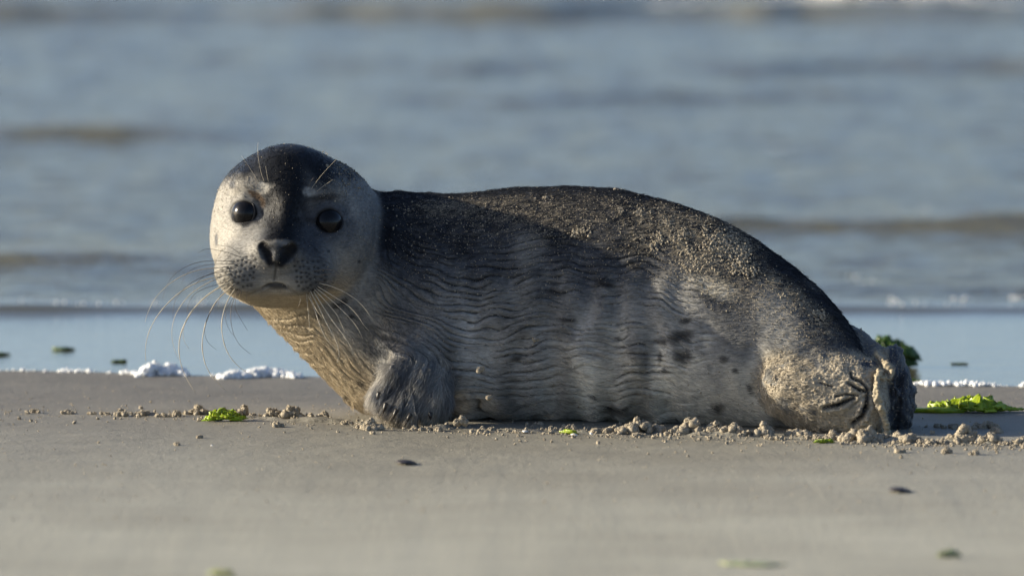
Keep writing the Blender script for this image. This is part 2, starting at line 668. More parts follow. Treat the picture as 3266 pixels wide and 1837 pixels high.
def flipper_f(p):
    f = cap(p, P(1395, 1030, .020), P(1318, 1165, -.036), .046, .025)
    for i, t in enumerate(TIPS):
        k = P(1262 + i * 30, 1205 + i * 18, -.068 - .004 * i)
        g = chain(p, [WRIST, k, P(*t)], [.020, .0185 + .003 * (i == 0), .0085 + .003 * (i == 0)])
        f = smin(f, g, .012)
    f = smin(f, cap(p, P(1350, 1110, .0), P(1362, 1240, -.052), .035, .025), .03)
    f = smin(f, cap(p, P(1362, 1240, -.052), P(1392, 1330, -.070), .025, .012), .02)
    return f


def hind_f(p):
    f = ell(p, P(2592, 1250, -0.150), (.074, .066, .047), rotm(0, 14, 0))
    f = smin(f, ell(p, P(2712, 1266, -0.170), (.058, .058, .0555), rotm(0, 0, 0)), .03)
    f = smin(f, ell(p, P(2770, 1300, -0.165), (.034, .055, .044)), .02)
    f = smin(f, cap(p, P(2490, 1040, -0.085), P(2580, 1215, -0.130), .062, .050), .03)      # ankle running up to the hip
    n = np.array([0.93, -0.28, 0.10], np.float32)
    n /= np.linalg.norm(n)
    f = smax(f, (p - P(2815, 1290, -0.205).astype(np.float32)) @ n, .006)
    f = smin(f, ell(p, P(2842, 1268, -0.107), (.028, .052, .060)), .008)
    f = smin(f, ell(p, P(2838, 1172, -0.095), (.024, .040, .0275), rotm(0, 32, 0)), .010)
    f = smin(f, ell(p, P(2880, 1235, -0.090), (.0125, .03, .035), rotm(0, -12, 0)), .008)
    f = smin(f, cap(p, P(2700, 1090, -0.075), P(2790, 1130, -0.125), .024, .014), .02)
    # ragged web edges
    r1 = chain(p, [P(2806, 1178, -0.210), P(2800, 1206, -0.223), P(2794, 1240, -0.230), P(2800, 1275, -0.233), P(2814, 1310, -0.230),
                   P(2826, 1350, -0.225), P(2832, 1392, -0.215)], [.003, .0038, .0035, .004, .004, .004, .003])
    f = smin(f, r1, .006)
    r2 = chain(p, [P(2796, 1128, -0.165), P(2826, 1158, -0.190), P(2844, 1188, -0.200), P(2838, 1212, -0.210), P(2812, 1204, -0.217)],
               [.0045, .005, .0045, .004, .003])
    f = smin(f, r2, .005)
    # wrinkles on the folded end
    f = smin(f, chain(p, [P(2872, 1180, -0.125), P(2880, 1225, -0.145), P(2868, 1265, -0.153), P(2876, 1300, -0.147)], [.006, .007, .009, .007]), .005)
    f = smin(f, chain(p, [P(2850, 1225, -0.165), P(2858, 1262, -0.167), P(2846, 1292, -0.165)], [.005, .006, .005]), .004)
    f = smin(f, ell(p, P(2890, 1270, -0.125), (.011, .016, .017)), .004)
    return f


def sdf_raw(p, detail=True):
    def part(fn, m):
        f_ = np.full(len(p), 1.0, np.float32)
        if m.any():
            f_[m] = fn(p[m])
        return f_
    x_, z_ = p[:, 0], p[:, 2]
    f = smin(part(head_f, x_ < -.10), trunk_f(p), .012)
    f = smin(f, part(flipper_f, (x_ > -.25) & (x_ < .0) & (z_ < .24) & (p[:, 1] < .10)), .008 + .020 * sstep(.055, .11, z_) + .024 * sstep(-.135, -.085, x_))
    f = smin(f, part(hind_f, x_ > .26), .010)
    if detail:
        for lst, sg in ((RIDGES, 1), (GROOVES, -1)):
            for pts, rads, k in lst:
                a_ = np.array(pts)
                lo_, hi_ = a_.min(0) - max(rads) - k - .006, a_.max(0) + max(rads) + k + .006
                m = ((p > lo_) & (p < hi_)).all(1)
                if m.any():
                    c_ = chain(p[m], pts, rads)
                    f[m] = smin(f[m], c_, k) if sg > 0 else smax(f[m], -c_, k)
    return smax(f, -(p[:, 2] + 0.004), .004)


def sdf(p, detail=True):
    p = np.asarray(p, np.float32)
    n = 60000
    if len(p) <= n:
        return sdf_raw(p, detail)
    return np.concatenate([sdf_raw(p[i:i + n], detail) for i in range(0, len(p), n)])


def hit(px, py, detail=False):
    """where the camera ray through these photo pixels meets the seal"""
    px, py = np.atleast_1d(np.asarray(px, float)), np.atleast_1d(np.asarray(py, float))
    d = FWD[None] + np.outer((px - 1633) / FPX, [1, 0, 0]) + np.outer((918.5 - py) / FPX, UPV)
    t = (-0.32 + 10.0) / d[:, 1]
    dn = np.linalg.norm(d, axis=1)
    for _ in range(70):
        s = sdf(CAM + d * t[:, None], detail)
        t = t + np.minimum(s, 0.03) * 0.75 / dn
        t = np.minimum(t, 10.4)
    return CAM + d * t[:, None]


def gradn(p, e=0.0012, detail=True):
    p = np.asarray(p, np.float32)
    ks = np.array([[1, -1, -1], [-1, -1, 1], [-1, 1, -1], [1, 1, 1]], np.float32)
    g = sum(k[None] * sdf(p + k * e, detail)[:, None] for k in ks)
    return g / (4 * e)


def hits(lst, off=0.0):
    a = np.array(lst, float)
    q = hit(a[:, 0], a[:, 1])
    if off:
        g = gradn(q, detail=False)
        q = q + g / np.linalg.norm(g, axis=1)[:, None] * off
    return [w for w in q]


# eyes
eye_px = [(776, 679, .0205, .0088), (1048, 705, .0212, .0098)]
for ex, ey, er, sink in eye_px:
    q = hit(ex, ey)
    g = gradn(q, 0.008, False)[0]
    g /= np.linalg.norm(g)
    EYES.append((q[0] - g * sink, er, g))

# nostrils, lip
GROOVES.append((hits([(836, 784), (850, 806), (864, 838)], .001), [.0060, .0100, .0030], .003))
GROOVES.append((hits([(934, 792), (918, 812), (896, 840)], .001), [.0075, .0115, .0030], .003))
GROOVES.append((hits([(879, 838), (879, 862), (875, 892)], .0005), [.0022, .0022, .0022], .003))
RIDGES.append((hits([(850, 772), (880, 780), (924, 782)], -.006), [.005, .006, .005], .010))
RIDGES.append((hits([(886, 792), (881, 832)], -.0015), [.0038, .0034], .004))
# eyelids: the skin rolls over the top and the inner corner of each eyeball
RIDGES.append((hits([(734, 668), (752, 645), (778, 636), (804, 645), (818, 668)], -.0030), [.003, .0055, .0062, .0055, .003], .006))
RIDGES.append((hits([(740, 698), (774, 719), (808, 706)], -.0035), [.003, .0048, .003], .006))
RIDGES.append((hits([(1000, 702), (1018, 672), (1050, 660), (1082, 674), (1094, 700)], -.0030), [.003, .0058, .0066, .0055, .003], .006))
RIDGES.append((hits([(1012, 728), (1048, 747), (1082, 732)], -.0035), [.003, .0048, .003], .006))
# collar fold where the turned head presses on the neck
GROOVES.append((hits([(1186, 640), (1214, 720), (1208, 800), (1184, 868), (1150, 930), (1108, 985)], .004),
                [.004, .006, .006, .006, .005, .003], .012))
# vertical skin folds on the flank
for pts in ([(1652, 1090), (1640, 1200), (1650, 1300)], [(1758, 1020), (1752, 1150), (1765, 1290)],
            [(2098, 1060), (2088, 1160), (2100, 1240), (2130, 1310)], [(1985, 960), (1975, 1080), (1982, 1200)],
            [(2405, 1120), (2396, 1190), (2412, 1250)]):
    GROOVES.append((hits(pts, .011), [.010, .013, .012, .009][:len(pts)], .018))


def surface_nets(lo, hi, h):
    n = np.ceil((np.array(hi) - np.array(lo)) / h).astype(int) + 1
    ax = [lo[k] + h * np.arange(n[k]) for k in range(3)]
    G = np.stack(np.meshgrid(*ax, indexing='ij'), -1).reshape(-1, 3).astype(np.float32)
    F = sdf(G, False).reshape(n)
    S = F < 0
    c = np.zeros(n - 1, np.int8)
    pos = np.zeros((*(n - 1), 3), np.float32)
    cnt = np.zeros(n - 1, np.float32)
    for dx in (0, 1):
        for dy in (0, 1):
            for dz in (0, 1):
                c += S[dx:n[0] - 1 + dx, dy:n[1] - 1 + dy, dz:n[2] - 1 + dz]
    act = (c > 0) & (c < 8)
    idx = np.full(n - 1, -1, np.int32)
    idx[act] = np.arange(act.sum())
    ijk = np.argwhere(act)
    v = np.array(lo) + (ijk + 0.5) * h
    quads = []
    for a in range(3):
        b, d = (a + 1) % 3, (a + 2) % 3
        s0 = [slice(None)] * 3
        s1 = [slice(None)] * 3
        s0[a], s1[a] = slice(0, -1), slice(1, None)
        e = S[tuple(s0)] != S[tuple(s1)]
        inside = S[tuple(s0)]
        w = np.argwhere(e)
        w = w[(w[:, b] > 0) & (w[:, d] > 0) & (w[:, b] < n[b] - 1) & (w[:, d] < n[d] - 1)]
        fl = inside[tuple(w.T)]
        def at(db, dd):
            q = w.copy()
            q[:, b] += db
            q[:, d] += dd
            return idx[tuple(q.T)]
        q = np.stack([at(-1, -1), at(0, -1), at(0, 0), at(-1, 0)], -1)
        q[~fl] = q[~fl][:, ::-1]
        quads.append(q)
    q = np.concatenate(quads)
    return v.astype(np.float32), q[(q >= 0).all(1)]


def newton(v, it=2, detail=True):
    for _ in range(it):
        f = sdf(v, detail)
        g = gradn(v, 0.001, detail)
        gg = (g * g).sum(1)
        step = (f / np.maximum(gg, 0.15))[:, None] * g
        l = np.linalg.norm(step, axis=1)[:, None]
        v = v - step * np.minimum(1, 0.006 / np.maximum(l, 1e-9))
    return v.astype(np.float32)


def edges_of(q):
    e = np.concatenate([q[:, [0, 1]], q[:, [1, 2]], q[:, [2, 3]], q[:, [3, 0]]])
    e.sort(1)
    return e


def relax(v, q, it=2, w=0.5):
    e = np.unique(edges_of(q), axis=0)
    n = len(v)
    deg = np.bincount(e.ravel(), minlength=n).astype(np.float32)
    for _ in range(it):
        s = np.stack([np.bincount(e[:, 0], v[e[:, 1], k], n) + np.bincount(e[:, 1], v[e[:, 0], k], n) for k in range(3)], -1)
        v = v + w * (s / np.maximum(deg, 1)[:, None] - v)
    return v.astype(np.float32)


def subdivide(v, q):
    e = edges_of(q)
    key = e[:, 0].astype(np.int64) * len(v) + e[:, 1]
    u, first, inv = np.unique(key, return_index=True, return_inverse=True)
    em = v[e[first]].mean(1)
    m = len(q)
    E = inv.reshape(4, m).T + len(v)
    cen = v[q].mean(1)
    ci = np.arange(m) + len(v) + len(u)
    nv = np.concatenate([v, em, cen]).astype(np.float32)
    f = np.concatenate([np.stack([q[:, k], E[:, k], ci, E[:, k - 1]], -1) for k in range(4)])
    return nv, f


def vnormals(v, q):
    d = np.cross(v[q[:, 2]] - v[q[:, 0]], v[q[:, 3]] - v[q[:, 1]])
    n = np.stack([np.bincount(q.ravel(), np.repeat(d[:, k], 4), len(v)) for k in range(3)], -1)
    return n / np.maximum(np.linalg.norm(n, axis=1), 1e-12)[:, None]


sv, sq = surface_nets((-.43, -.24, -.012), (.56, .33, .40), .005)
sv = newton(sv, 2, False)
sv = relax(sv, sq, 3)
sv = newton(sv, 2, True)
sv, sq = subdivide(sv, sq)
sv = newton(sv, 1, True)
sv, sq = subdivide(sv, sq)
sv = newton(sv, 1, True)
sv = relax(sv, sq, 1, 0.35)
sn = vnormals(sv, sq)
U, V = project(sv.astype(np.float64))
near = sn @ (-FWD) > -0.15

# ------------------------------------------------------------------ the coat: pigment, partings, sand film, and painted light and shade
f32 = np.float32
x, y, z = sv[:, 0], sv[:, 1], sv[:, 2]
n_lo = fbm(x * 30, y * 30, z * 30, 4)
n_mid = fbm(x * 90 + 5, y * 90, z * 90, 3)
n_hi = vnoise(x * 420, y * 420, z * 420)
top = np.interp(U, _bx, _bt)
tt = (V - top) / (1345 - top)

DARK = np.array([.021, .0235, .029]); SLATE = np.array([.060, .065, .075]); MID = np.array([.165, .165, .16])
GREY = np.array([.27, .262, .24]); PALE = np.array([.38, .36, .32]); WHITE = np.array([.50, .475, .43])
TAN = np.array([.38, .315, .215]); BLACK = np.array([.008, .008, .009]); FILM = np.array([.40, .345, .255])
BROWN = np.array([.10, .062, .035])


def lerp(c, col, w):
    return c + (np.asarray(col)[None] - c) * np.clip(w, 0, 1)[:, None]


def blob(u0, v0, ru, rv, ang=0, soft=0.5, wob=0.3, nz=None):
    a = math.radians(ang)
    du, dv = U - u0, V - v0
    s, t = (du * math.cos(a) + dv * math.sin(a)) / ru, (-du * math.sin(a) + dv * math.cos(a)) / rv
    r = np.sqrt(s * s + t * t) + wob * (n_lo if nz is None else nz)
    return sstep(1 + soft, 1 - soft, r)


def line(pts, wid, soft=0.6):
    """soft stroke along photo points"""
    best = np.full(len(U), 1e9)
    for (a0, b0), (a1, b1) in zip(pts[:-1], pts[1:]):
        L = (a1 - a0) ** 2 + (b1 - b0) ** 2
        t = np.clip(((U - a0) * (a1 - a0) + (V - b0) * (b1 - b0)) / L, 0, 1)
        best = np.minimum(best, np.hypot(U - a0 - t * (a1 - a0), V - b0 - t * (b1 - b0)))
    return sstep(wid * (1 + soft), wid * (1 - soft), best)


fp = sv.astype(f32)
on_head = sstep(.010, -.002, (head_f(fp) - trunk_f(fp)).astype(f32))
on_flip = sstep(.012, .0, flipper_f(fp)) * (sn[:, 1] < 0.6)
on_hind = sstep(.010, .0, hind_f(fp))
del fp

# trunk
tn = tt + 0.16 * n_lo + 0.05 * n_mid
coat = np.repeat(DARK[None], len(sv), 0)
coat = lerp(coat, SLATE, sstep(.16, .36, tn))
T_MID = np.array([.20, .20, .195]); T_GREY = np.array([.35, .34, .315]); T_PALE = np.array([.52, .485, .405])
coat = lerp(coat, T_MID, sstep(.34, .58, tn))
coat = lerp(coat, T_GREY, sstep(.55, .82, tn) * sstep(1380, 1560, U))
coat = lerp(coat, T_PALE, .8 * sstep(.60, .84, tn) * sstep(1650, 1900, U) * sstep(2560, 2380, U))
# pale and dark bars across the flank: skin fold shading put into colour
bars = vnoise(U / 62.0, V / 420.0)
coat = coat * (1 + .45 * bars * sstep(.35, .6, tt))[:, None]
coat = lerp(coat, GREY, .55 * blob(1680, 800, 50, 60)) 
coat = lerp(coat, T_PALE, .75 * blob(2270, 915, 75, 26, 20))  # sunlit patch on the hip, painted as pale coat
coat = lerp(coat, T_GREY, .75 * blob(2150, 1000, 70, 130, 5))
coat = lerp(coat, T_GREY, .75 * blob(2480, 1020, 60, 110, -30))
coat = lerp(coat, SLATE, .55 * blob(2330, 1040, 75, 60))
# chest: sandy, with warm bounce light off the beach mixed into the tan
d_ch = (V - 945) - (U - 748) * 1.06
chest = sstep(120, -30, (U - 748) - (V - 945) * 0.80 - 190 + 60 * n_lo) * sstep(1300, 1150, U)
coat = lerp(coat, TAN, .95 * np.clip(chest, 0, 1) * sstep(870, 930, V))
coat = lerp(coat, GREY, .75 * blob(1190, 930, 70, 130, -25) * (1 - chest))
coat = lerp(coat, SLATE, .6 * blob(1270, 1010, 70, 60))
# dark spots on the flank
for u0, v0, a, b, g in [(2170, 1070, 44, 20, -15), (2172, 1138, 26, 24, 0), (2105, 1090, 26, 10, 0), (2105, 1140, 9, 18, 0), (2122, 1180, 9, 10, 0),
                        (2305, 1145, 15, 13, 0), (2342, 1182, 10, 9, 0), (2390, 1240, 8, 22, -20), (2285, 1305, 20, 18, 0), (2180, 1025, 22, 10, 0),
                        (1970, 1082, 12, 8, 0), (1650, 1142, 20, 8, 0), (1808, 1021, 30, 9, 0), (1930, 905, 30, 14, 10), (2020, 850, 26, 12, 10),
                        (1185, 1045, 22, 11, 20), (1120, 1010, 10, 8, 0), (866, 1072, 4, 8, 0), (822, 1066, 6, 16, -35), (1150, 1225, 18, 12, 40),
                        (1100, 1265, 10, 7, 0), (1055, 925, 14, 7, -30), (1098, 958, 16, 10, -30), (1070, 975, 12, 8, 0), (1013, 1010, 8, 9, 0),
                        (1960, 1310, 40, 14, 0), (1890, 1265, 22, 7, 10), (1860, 760, 40, 10, 10), (1760, 930, 40, 9, 5)]:
    coat = lerp(coat, BLACK * 1.8, .8 * blob(u0, v0, a, b, g, .6, .5, n_mid))

# head
h = np.repeat(np.array([[.235, .224, .20]]), len(sv), 0)
h = lerp(h, PALE * .75, .8 * blob(745, 760, 75, 150, 0, .6))
h = lerp(h, GREY * .62, .8 * sstep(950, 1010, U + 25 * n_lo) * sstep(860, 760, V + 30 * n_lo))  # face right of the nose greyed, its shadow put into the coat
capn = sstep(30, -40, V - (555 + 25 * sstep(860, 700, U) + 55 * sstep(960, 1020, U) - 25 * sstep(1090, 1180, U)) + 40 * n_lo + 18 * n_mid)
h = lerp(h, DARK * .5, capn)
h = lerp(h, MID, .8 * blob(1150, 620, 55, 130, -25, .7, .6, n_mid) * sstep(560, 600, V + 30 * n_mid))
h = lerp(h, MID * .85, .75 * blob(1190, 750, 48, 170, 8, .8, .7, n_mid))
h = lerp(h, DARK, .98 * line([(895, 520), (908, 600), (908, 690), (892, 766)], 82 - 16 * sstep(620, 760, V), .4))
h = lerp(h, SLATE, .5 * blob(790, 676, 66, 58, 0, .5))
h = lerp(h, DARK * 1.6, .92 * line([(940, 700), (985, 790), (1000, 850), (1010, 900)], 42, .7))
h = lerp(h, SLATE, .8 * blob(1040, 700, 88, 78, 0, .5))
h = lerp(h, DARK * 2.2, .75 * blob(1040, 704, 66, 58, 0, .4))
h = lerp(h, SLATE, .6 * line([(1110, 640), (1128, 700), (1105, 780)], 18, .9))
h = lerp(h, MID, .75 * line([(752, 790), (800, 762), (850, 730)], 26, .9))
h = lerp(h, MID * .8, .88 * blob(800, 866, 90, 60, 0, .6))
h = lerp(h, MID * .7, .85 * blob(970, 872, 84, 56, 0, .6))
h = lerp(h, DARK * 1.2, .7 * line([(872, 690), (862, 745), (848, 770)], 26, .9))
h = lerp(h, DARK * .4, .97 * line([(900, 540), (908, 610), (910, 690), (900, 752)], 62 - 10 * sstep(640, 760, V), .55))
h = lerp(h, PALE, .9 * blob(843, 602, 26, 17, -20, .5, .8, n_mid))
h = lerp(h, GREY, .9 * blob(989, 615, 24, 15, 20, .5, .8, n_mid))
h = lerp(h, BROWN, .8 * blob(815, 625, 24, 12, 35, .5, .8, n_mid))
h = lerp(h, BROWN * .8, .7 * blob(838, 650, 9, 12, 0, .6))
h = lerp(h, BLACK * 2, .8 * blob(1020, 632, 46, 12, -8, .5, .8, n_mid))
h = lerp(h, SLATE, .7 * blob(740, 590, 8, 11, 0, .5)); h = lerp(h, SLATE, .8 * blob(690, 765, 5, 20, 0, .5))
h = lerp(h, SLATE, .6 * blob(957, 680, 7, 12)); h = lerp(h, BLACK * 2, .7 * blob(1048, 802, 5, 5)); h = lerp(h, BLACK * 2, .8 * blob(1146, 834, 6, 6))
h = lerp(h, GREY, .7 * blob(1128, 665, 16, 44, -15, .7, .6, n_mid))
h = lerp(h, PALE * .8, .5 * blob(880, 775, 56, 10, 0, .6, .5, n_mid))
h = lerp(h, PALE, .7 * blob(884, 905, 60, 22, 0, .8))
h = lerp(h, TAN * .85, .9 * sstep(918, 950, V + 14 * n_lo))  # chin shares the bounce-warmed tan of the chest
h = lerp(h, TAN * .9, .6 * sstep(860, 960, V) * sstep(1000, 1090, U))
for ex, ey, er, s in eye_px:
    h = lerp(h, BLACK * 1.5, .95 * blob(ex, ey, 44, 41, 0, .16, .15))
h = lerp(h, BLACK * 3, .85 * line([(1016, 706), (996, 704), (980, 700)], 8, .8))
h = lerp(h, BLACK * 4, .7 * line([(806, 700), (822, 712)], 6, .8))
nostril = np.maximum(line([(838, 785), (852, 806), (863, 836)], 14, .5), line([(934, 793), (917, 812), (895, 838)], 17, .5))
h = lerp(h, DARK * 1.6, .85 * blob(886, 812, 50, 32, 0, .4, .2))
h = lerp(h, BLACK, nostril)
h = lerp(h, MID * .6, .5 * line([(885, 790), (881, 832)], 7, .8))
h = lerp(h, BLACK * 1.5, .6 * line([(879, 838), (879, 862), (875, 892)], 3.5, .8))
h = lerp(h, BLACK * 3, .9 * blob(882, 914, 36, 9, 3, .6, .3))
mouth = line([(838, 920), (856, 909), (878, 904), (900, 908), (914, 919)], 4.0, .9) * .7
mouth = np.maximum(mouth, .35 * line([(740, 934), (790, 942), (838, 920)], 4, .9) + .35 * line([(914, 919), (960, 941), (1010, 934)], 4, .9))
h = lerp(h, BLACK * 2, .9 * mouth)
# whisker follicles in rows across both pads
dots = []
for r in range(6):
    for k in range(9 - (r == 0) * 3):
        dots.append((822 - k * 15.5 - r * 3.5, 812 + r * 19 + k * 4.2 + (k % 2) * 3))
        if k < 7:
            dots.append((938 + k * 15.0 + r * 3.0, 836 + r * 17 - abs(k - 3) * 2.0 + (k % 2) * 3))
dots = [(a + random.uniform(-3, 3), b + random.uniform(-3, 3)) for a, b in dots]
dot = np.zeros(len(U))
for a, b in dots:
    m = (np.abs(U - a) < 14) & (np.abs(V - b) < 14)
    dot[m] = np.maximum(dot[m], np.exp(-(((U[m] - a) / 5.0) ** 2 + ((V[m] - b) / 4.2) ** 2)))
dot *= (blob(785, 872, 92, 66, 0, .2) + blob(975, 880, 86, 62, 0, .2)).clip(0, 1) * near
h = lerp(h, BLACK * 1.6, .95 * dot)
coat = coat + (h - coat) * on_head[:, None]

# front flipper
fl = np.repeat(MID[None] * 1.15, len(sv), 0)
fl = lerp(fl, PALE, .75 * sstep(.1, .5, vnoise((U + V * .35) / 14.0, V / 90.0)))
fl = lerp(fl, WHITE, .9 * line([(1262, 1110), (1214, 1190), (1184, 1250), (1190, 1290)], 32, .9))  # sunlit left rim of the flipper, painted pale
fl = lerp(fl, SLATE, .6 * line([(1300, 1110), (1265, 1190), (1250, 1240)], 30, .9))
fl = lerp(fl, TAN * .9, .65 * sstep(1280, 1330, V))
coat = coat + (fl - coat) * (on_flip * sstep(1080, 1130, V))[:, None]

coat = lerp(coat, MID * .8, .85 * blob(1180, 1085, 60, 40, 25, .6, .5))
coat = lerp(coat, SLATE, .85 * blob(1222, 1108, 52, 30, -10, .6, .5) * (V < 1150))  # fold shade above the flipper, painted into the coat
web = np.zeros(len(U))
for t in ((1213, 1292), (1244, 1316), (1284, 1336), (1338, 1345)):
    web = np.maximum(web, line([(1300, 1165), ((1300 + t[0]) / 2 + 4, (1165 + t[1]) / 2), t], 6.5, .7))
web = web * on_flip * sstep(1180, 1240, V) * near
coat = lerp(coat, DARK * 2, .7 * web)  # shade in the gaps between digits, painted as dark strokes

# hind flippers
hf = np.repeat(MID[None] * .8, len(sv), 0)
hf = lerp(hf, GREY * .8, .8 * line([(2425, 1140), (2418, 1210), (2445, 1265), (2490, 1290)], 26, .9))  # lit crescent of the ankle fold, painted lighter
hf = lerp(hf, SLATE * .8, sstep(2824, 2838, U) * sstep(1150, 1190, V))  # end face darkened in colour to deepen its shade
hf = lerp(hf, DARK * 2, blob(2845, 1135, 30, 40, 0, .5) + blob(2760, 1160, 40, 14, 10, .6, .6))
edge = np.maximum(line([(2806, 1178), (2798, 1206), (2794, 1240), (2802, 1275), (2815, 1310), (2828, 1350), (2833, 1392)], 9, .5),
                  line([(2796, 1128), (2826, 1158), (2844, 1188), (2838, 1212), (2812, 1204)], 9, .5))
hf = lerp(hf, np.array([.42, .35, .23]), .85 * edge)
coat = coat + (hf - coat) * on_hind[:, None]

# stuck-on film of sand
cover = np.zeros(len(sv))
cover += on_hind * sstep(2838, 2826, U) * sstep(-.05, .30, n_lo * .9 + n_mid * .55 + n_hi * .25 + sstep(2520, 2680, U) * .25 + sstep(1140, 1260, V) * .35 + .02) * sstep(1090, 1150, V)
backband = sstep(610, 640, V - (top - 600) * .75) * sstep(.62, .40, tt + .12 * n_lo) * sstep(1230, 1330, U)
heavy = blob(2240, 800, 270, 100, 27, .8, .6) + .8 * blob(2560, 1010, 110, 90, 40, .8, .5) + .5 * blob(1360, 660, 130, 26, 0, .8) + .5 * blob(1680, 690, 260, 70, 5, .8)
speck = sstep(.12, .55, n_hi * .8 + n_mid * .5 + .30 * heavy.clip(0, 1))
cover += .75 * speck * backband * (.20 + .75 * heavy.clip(0, 1))
cover += .35 * sstep(.2, .6, n_hi + .4 * n_mid) * chest * (sstep(70, 10, (U - 748) - (V - 945) * .95) + blob(890, 1080, 60, 90, 35, .8)).clip(0, 1)
cover += .35 * sstep(.35, .7, n_hi) * sstep(.55, .75, tt) * (1 - on_head) * sstep(1900, 2300, U)
rim = 1 - sstep(2380, 2480, U) * sstep(95, 35, V - top) * (1 - on_hind)
cover = cover.clip(0, 1) * (1 - edge) * rim
coat = lerp(coat, FILM, (.5 + .3 * np.maximum(on_hind, heavy.clip(0, 1))) * cover)

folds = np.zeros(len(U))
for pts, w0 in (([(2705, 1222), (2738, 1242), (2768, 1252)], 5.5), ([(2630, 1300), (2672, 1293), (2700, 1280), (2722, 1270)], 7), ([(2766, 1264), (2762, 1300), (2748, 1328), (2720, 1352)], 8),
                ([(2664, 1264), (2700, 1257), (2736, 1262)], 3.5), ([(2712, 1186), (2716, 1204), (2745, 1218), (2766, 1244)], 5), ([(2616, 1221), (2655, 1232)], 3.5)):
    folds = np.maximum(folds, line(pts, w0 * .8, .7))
coat = lerp(coat, SLATE * .5, folds * on_hind)        # fold shade painted dark; no sand reaches in either

# parted wet fur: shallow overlapping tufts running along the body
uu = np.arange(1000, 2800, 2.0)
s1 = np.where(uu < 1230, .95, .95 - .98 * sstep(1230, 1470, uu)) + 12 * 2 * PI / 330 * np.cos((uu - 1500) * 2 * PI / 330) * sstep(1430, 1520, uu) * .7
s2 = .42 * sstep(1850, 2300, uu)
G1, G2 = np.interp(U, uu, np.cumsum(s1) * 2), np.interp(U, uu, np.cumsum(s2) * 2)
g = G1 + sstep(1180, 820, V) * G2
g = g - 62 * np.exp(-((U - 1325) / 95.0) ** 2) * sstep(960, 1060, V) * sstep(1250, 1120, V)
bd = U / 118.0 + .5 * vnoise(U / 300.0, V / 160.0) + (V - 1000) / 1500.0
flank = sstep(1430, 1560, U) * sstep(.22, .42, tt)
ph = (V - g) / 24.0 + 0.9 * vnoise(U / 170.0, V / 70.0, y * 9) + .40 * vnoise(U / 60.0, V / 60.0) + flank * (.20 * np.sin(2 * PI * bd) + .55 * vnoise(bd * .9, V / 160.0))
li = np.floor(ph)
fr = ph - li
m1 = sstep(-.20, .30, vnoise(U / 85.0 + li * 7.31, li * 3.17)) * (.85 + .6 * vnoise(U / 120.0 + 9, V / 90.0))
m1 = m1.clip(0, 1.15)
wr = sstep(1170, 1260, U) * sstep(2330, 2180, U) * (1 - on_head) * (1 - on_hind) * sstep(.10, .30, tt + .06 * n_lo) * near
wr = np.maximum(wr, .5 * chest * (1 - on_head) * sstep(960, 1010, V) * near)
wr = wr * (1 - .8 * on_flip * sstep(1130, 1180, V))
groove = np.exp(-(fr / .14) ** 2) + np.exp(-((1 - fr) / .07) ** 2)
disp = .0022 * np.sin(2 * PI * bd + .8) * flank * sstep(2250, 2100, U) * near * (1 - on_head)
comb = 1 + .55 * sstep(1800, 1560, U) * (1 - on_head) + .25
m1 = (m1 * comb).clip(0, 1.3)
disp += -0.0030 * groove * m1 * wr + 0.0013 * (fr * (1 - fr) * 4) * wr * m1
ph2 = (V - g) / 9.0 + 1.2 * vnoise(U / 70.0 + 40, V / 24.0)
l2 = np.floor(ph2)
m2 = sstep(.0, .5, vnoise(U / 38.0 + l2 * 5.7, l2 * 1.93))
disp += -0.0009 * (np.exp(-((ph2 - l2 - .5) / .16) ** 2)) * m2 * (wr * .9)
coat = coat * (1 - .72 * (groove * m1 * wr).clip(0, 1))[:, None]  # dark undercoat in the partings, deepened to stand in for groove shade
coat = coat * (1 - .30 * (np.exp(-((ph2 - l2 - .5) / .2) ** 2) * m2 * wr))[:, None]  # finer partings get painted groove shade too

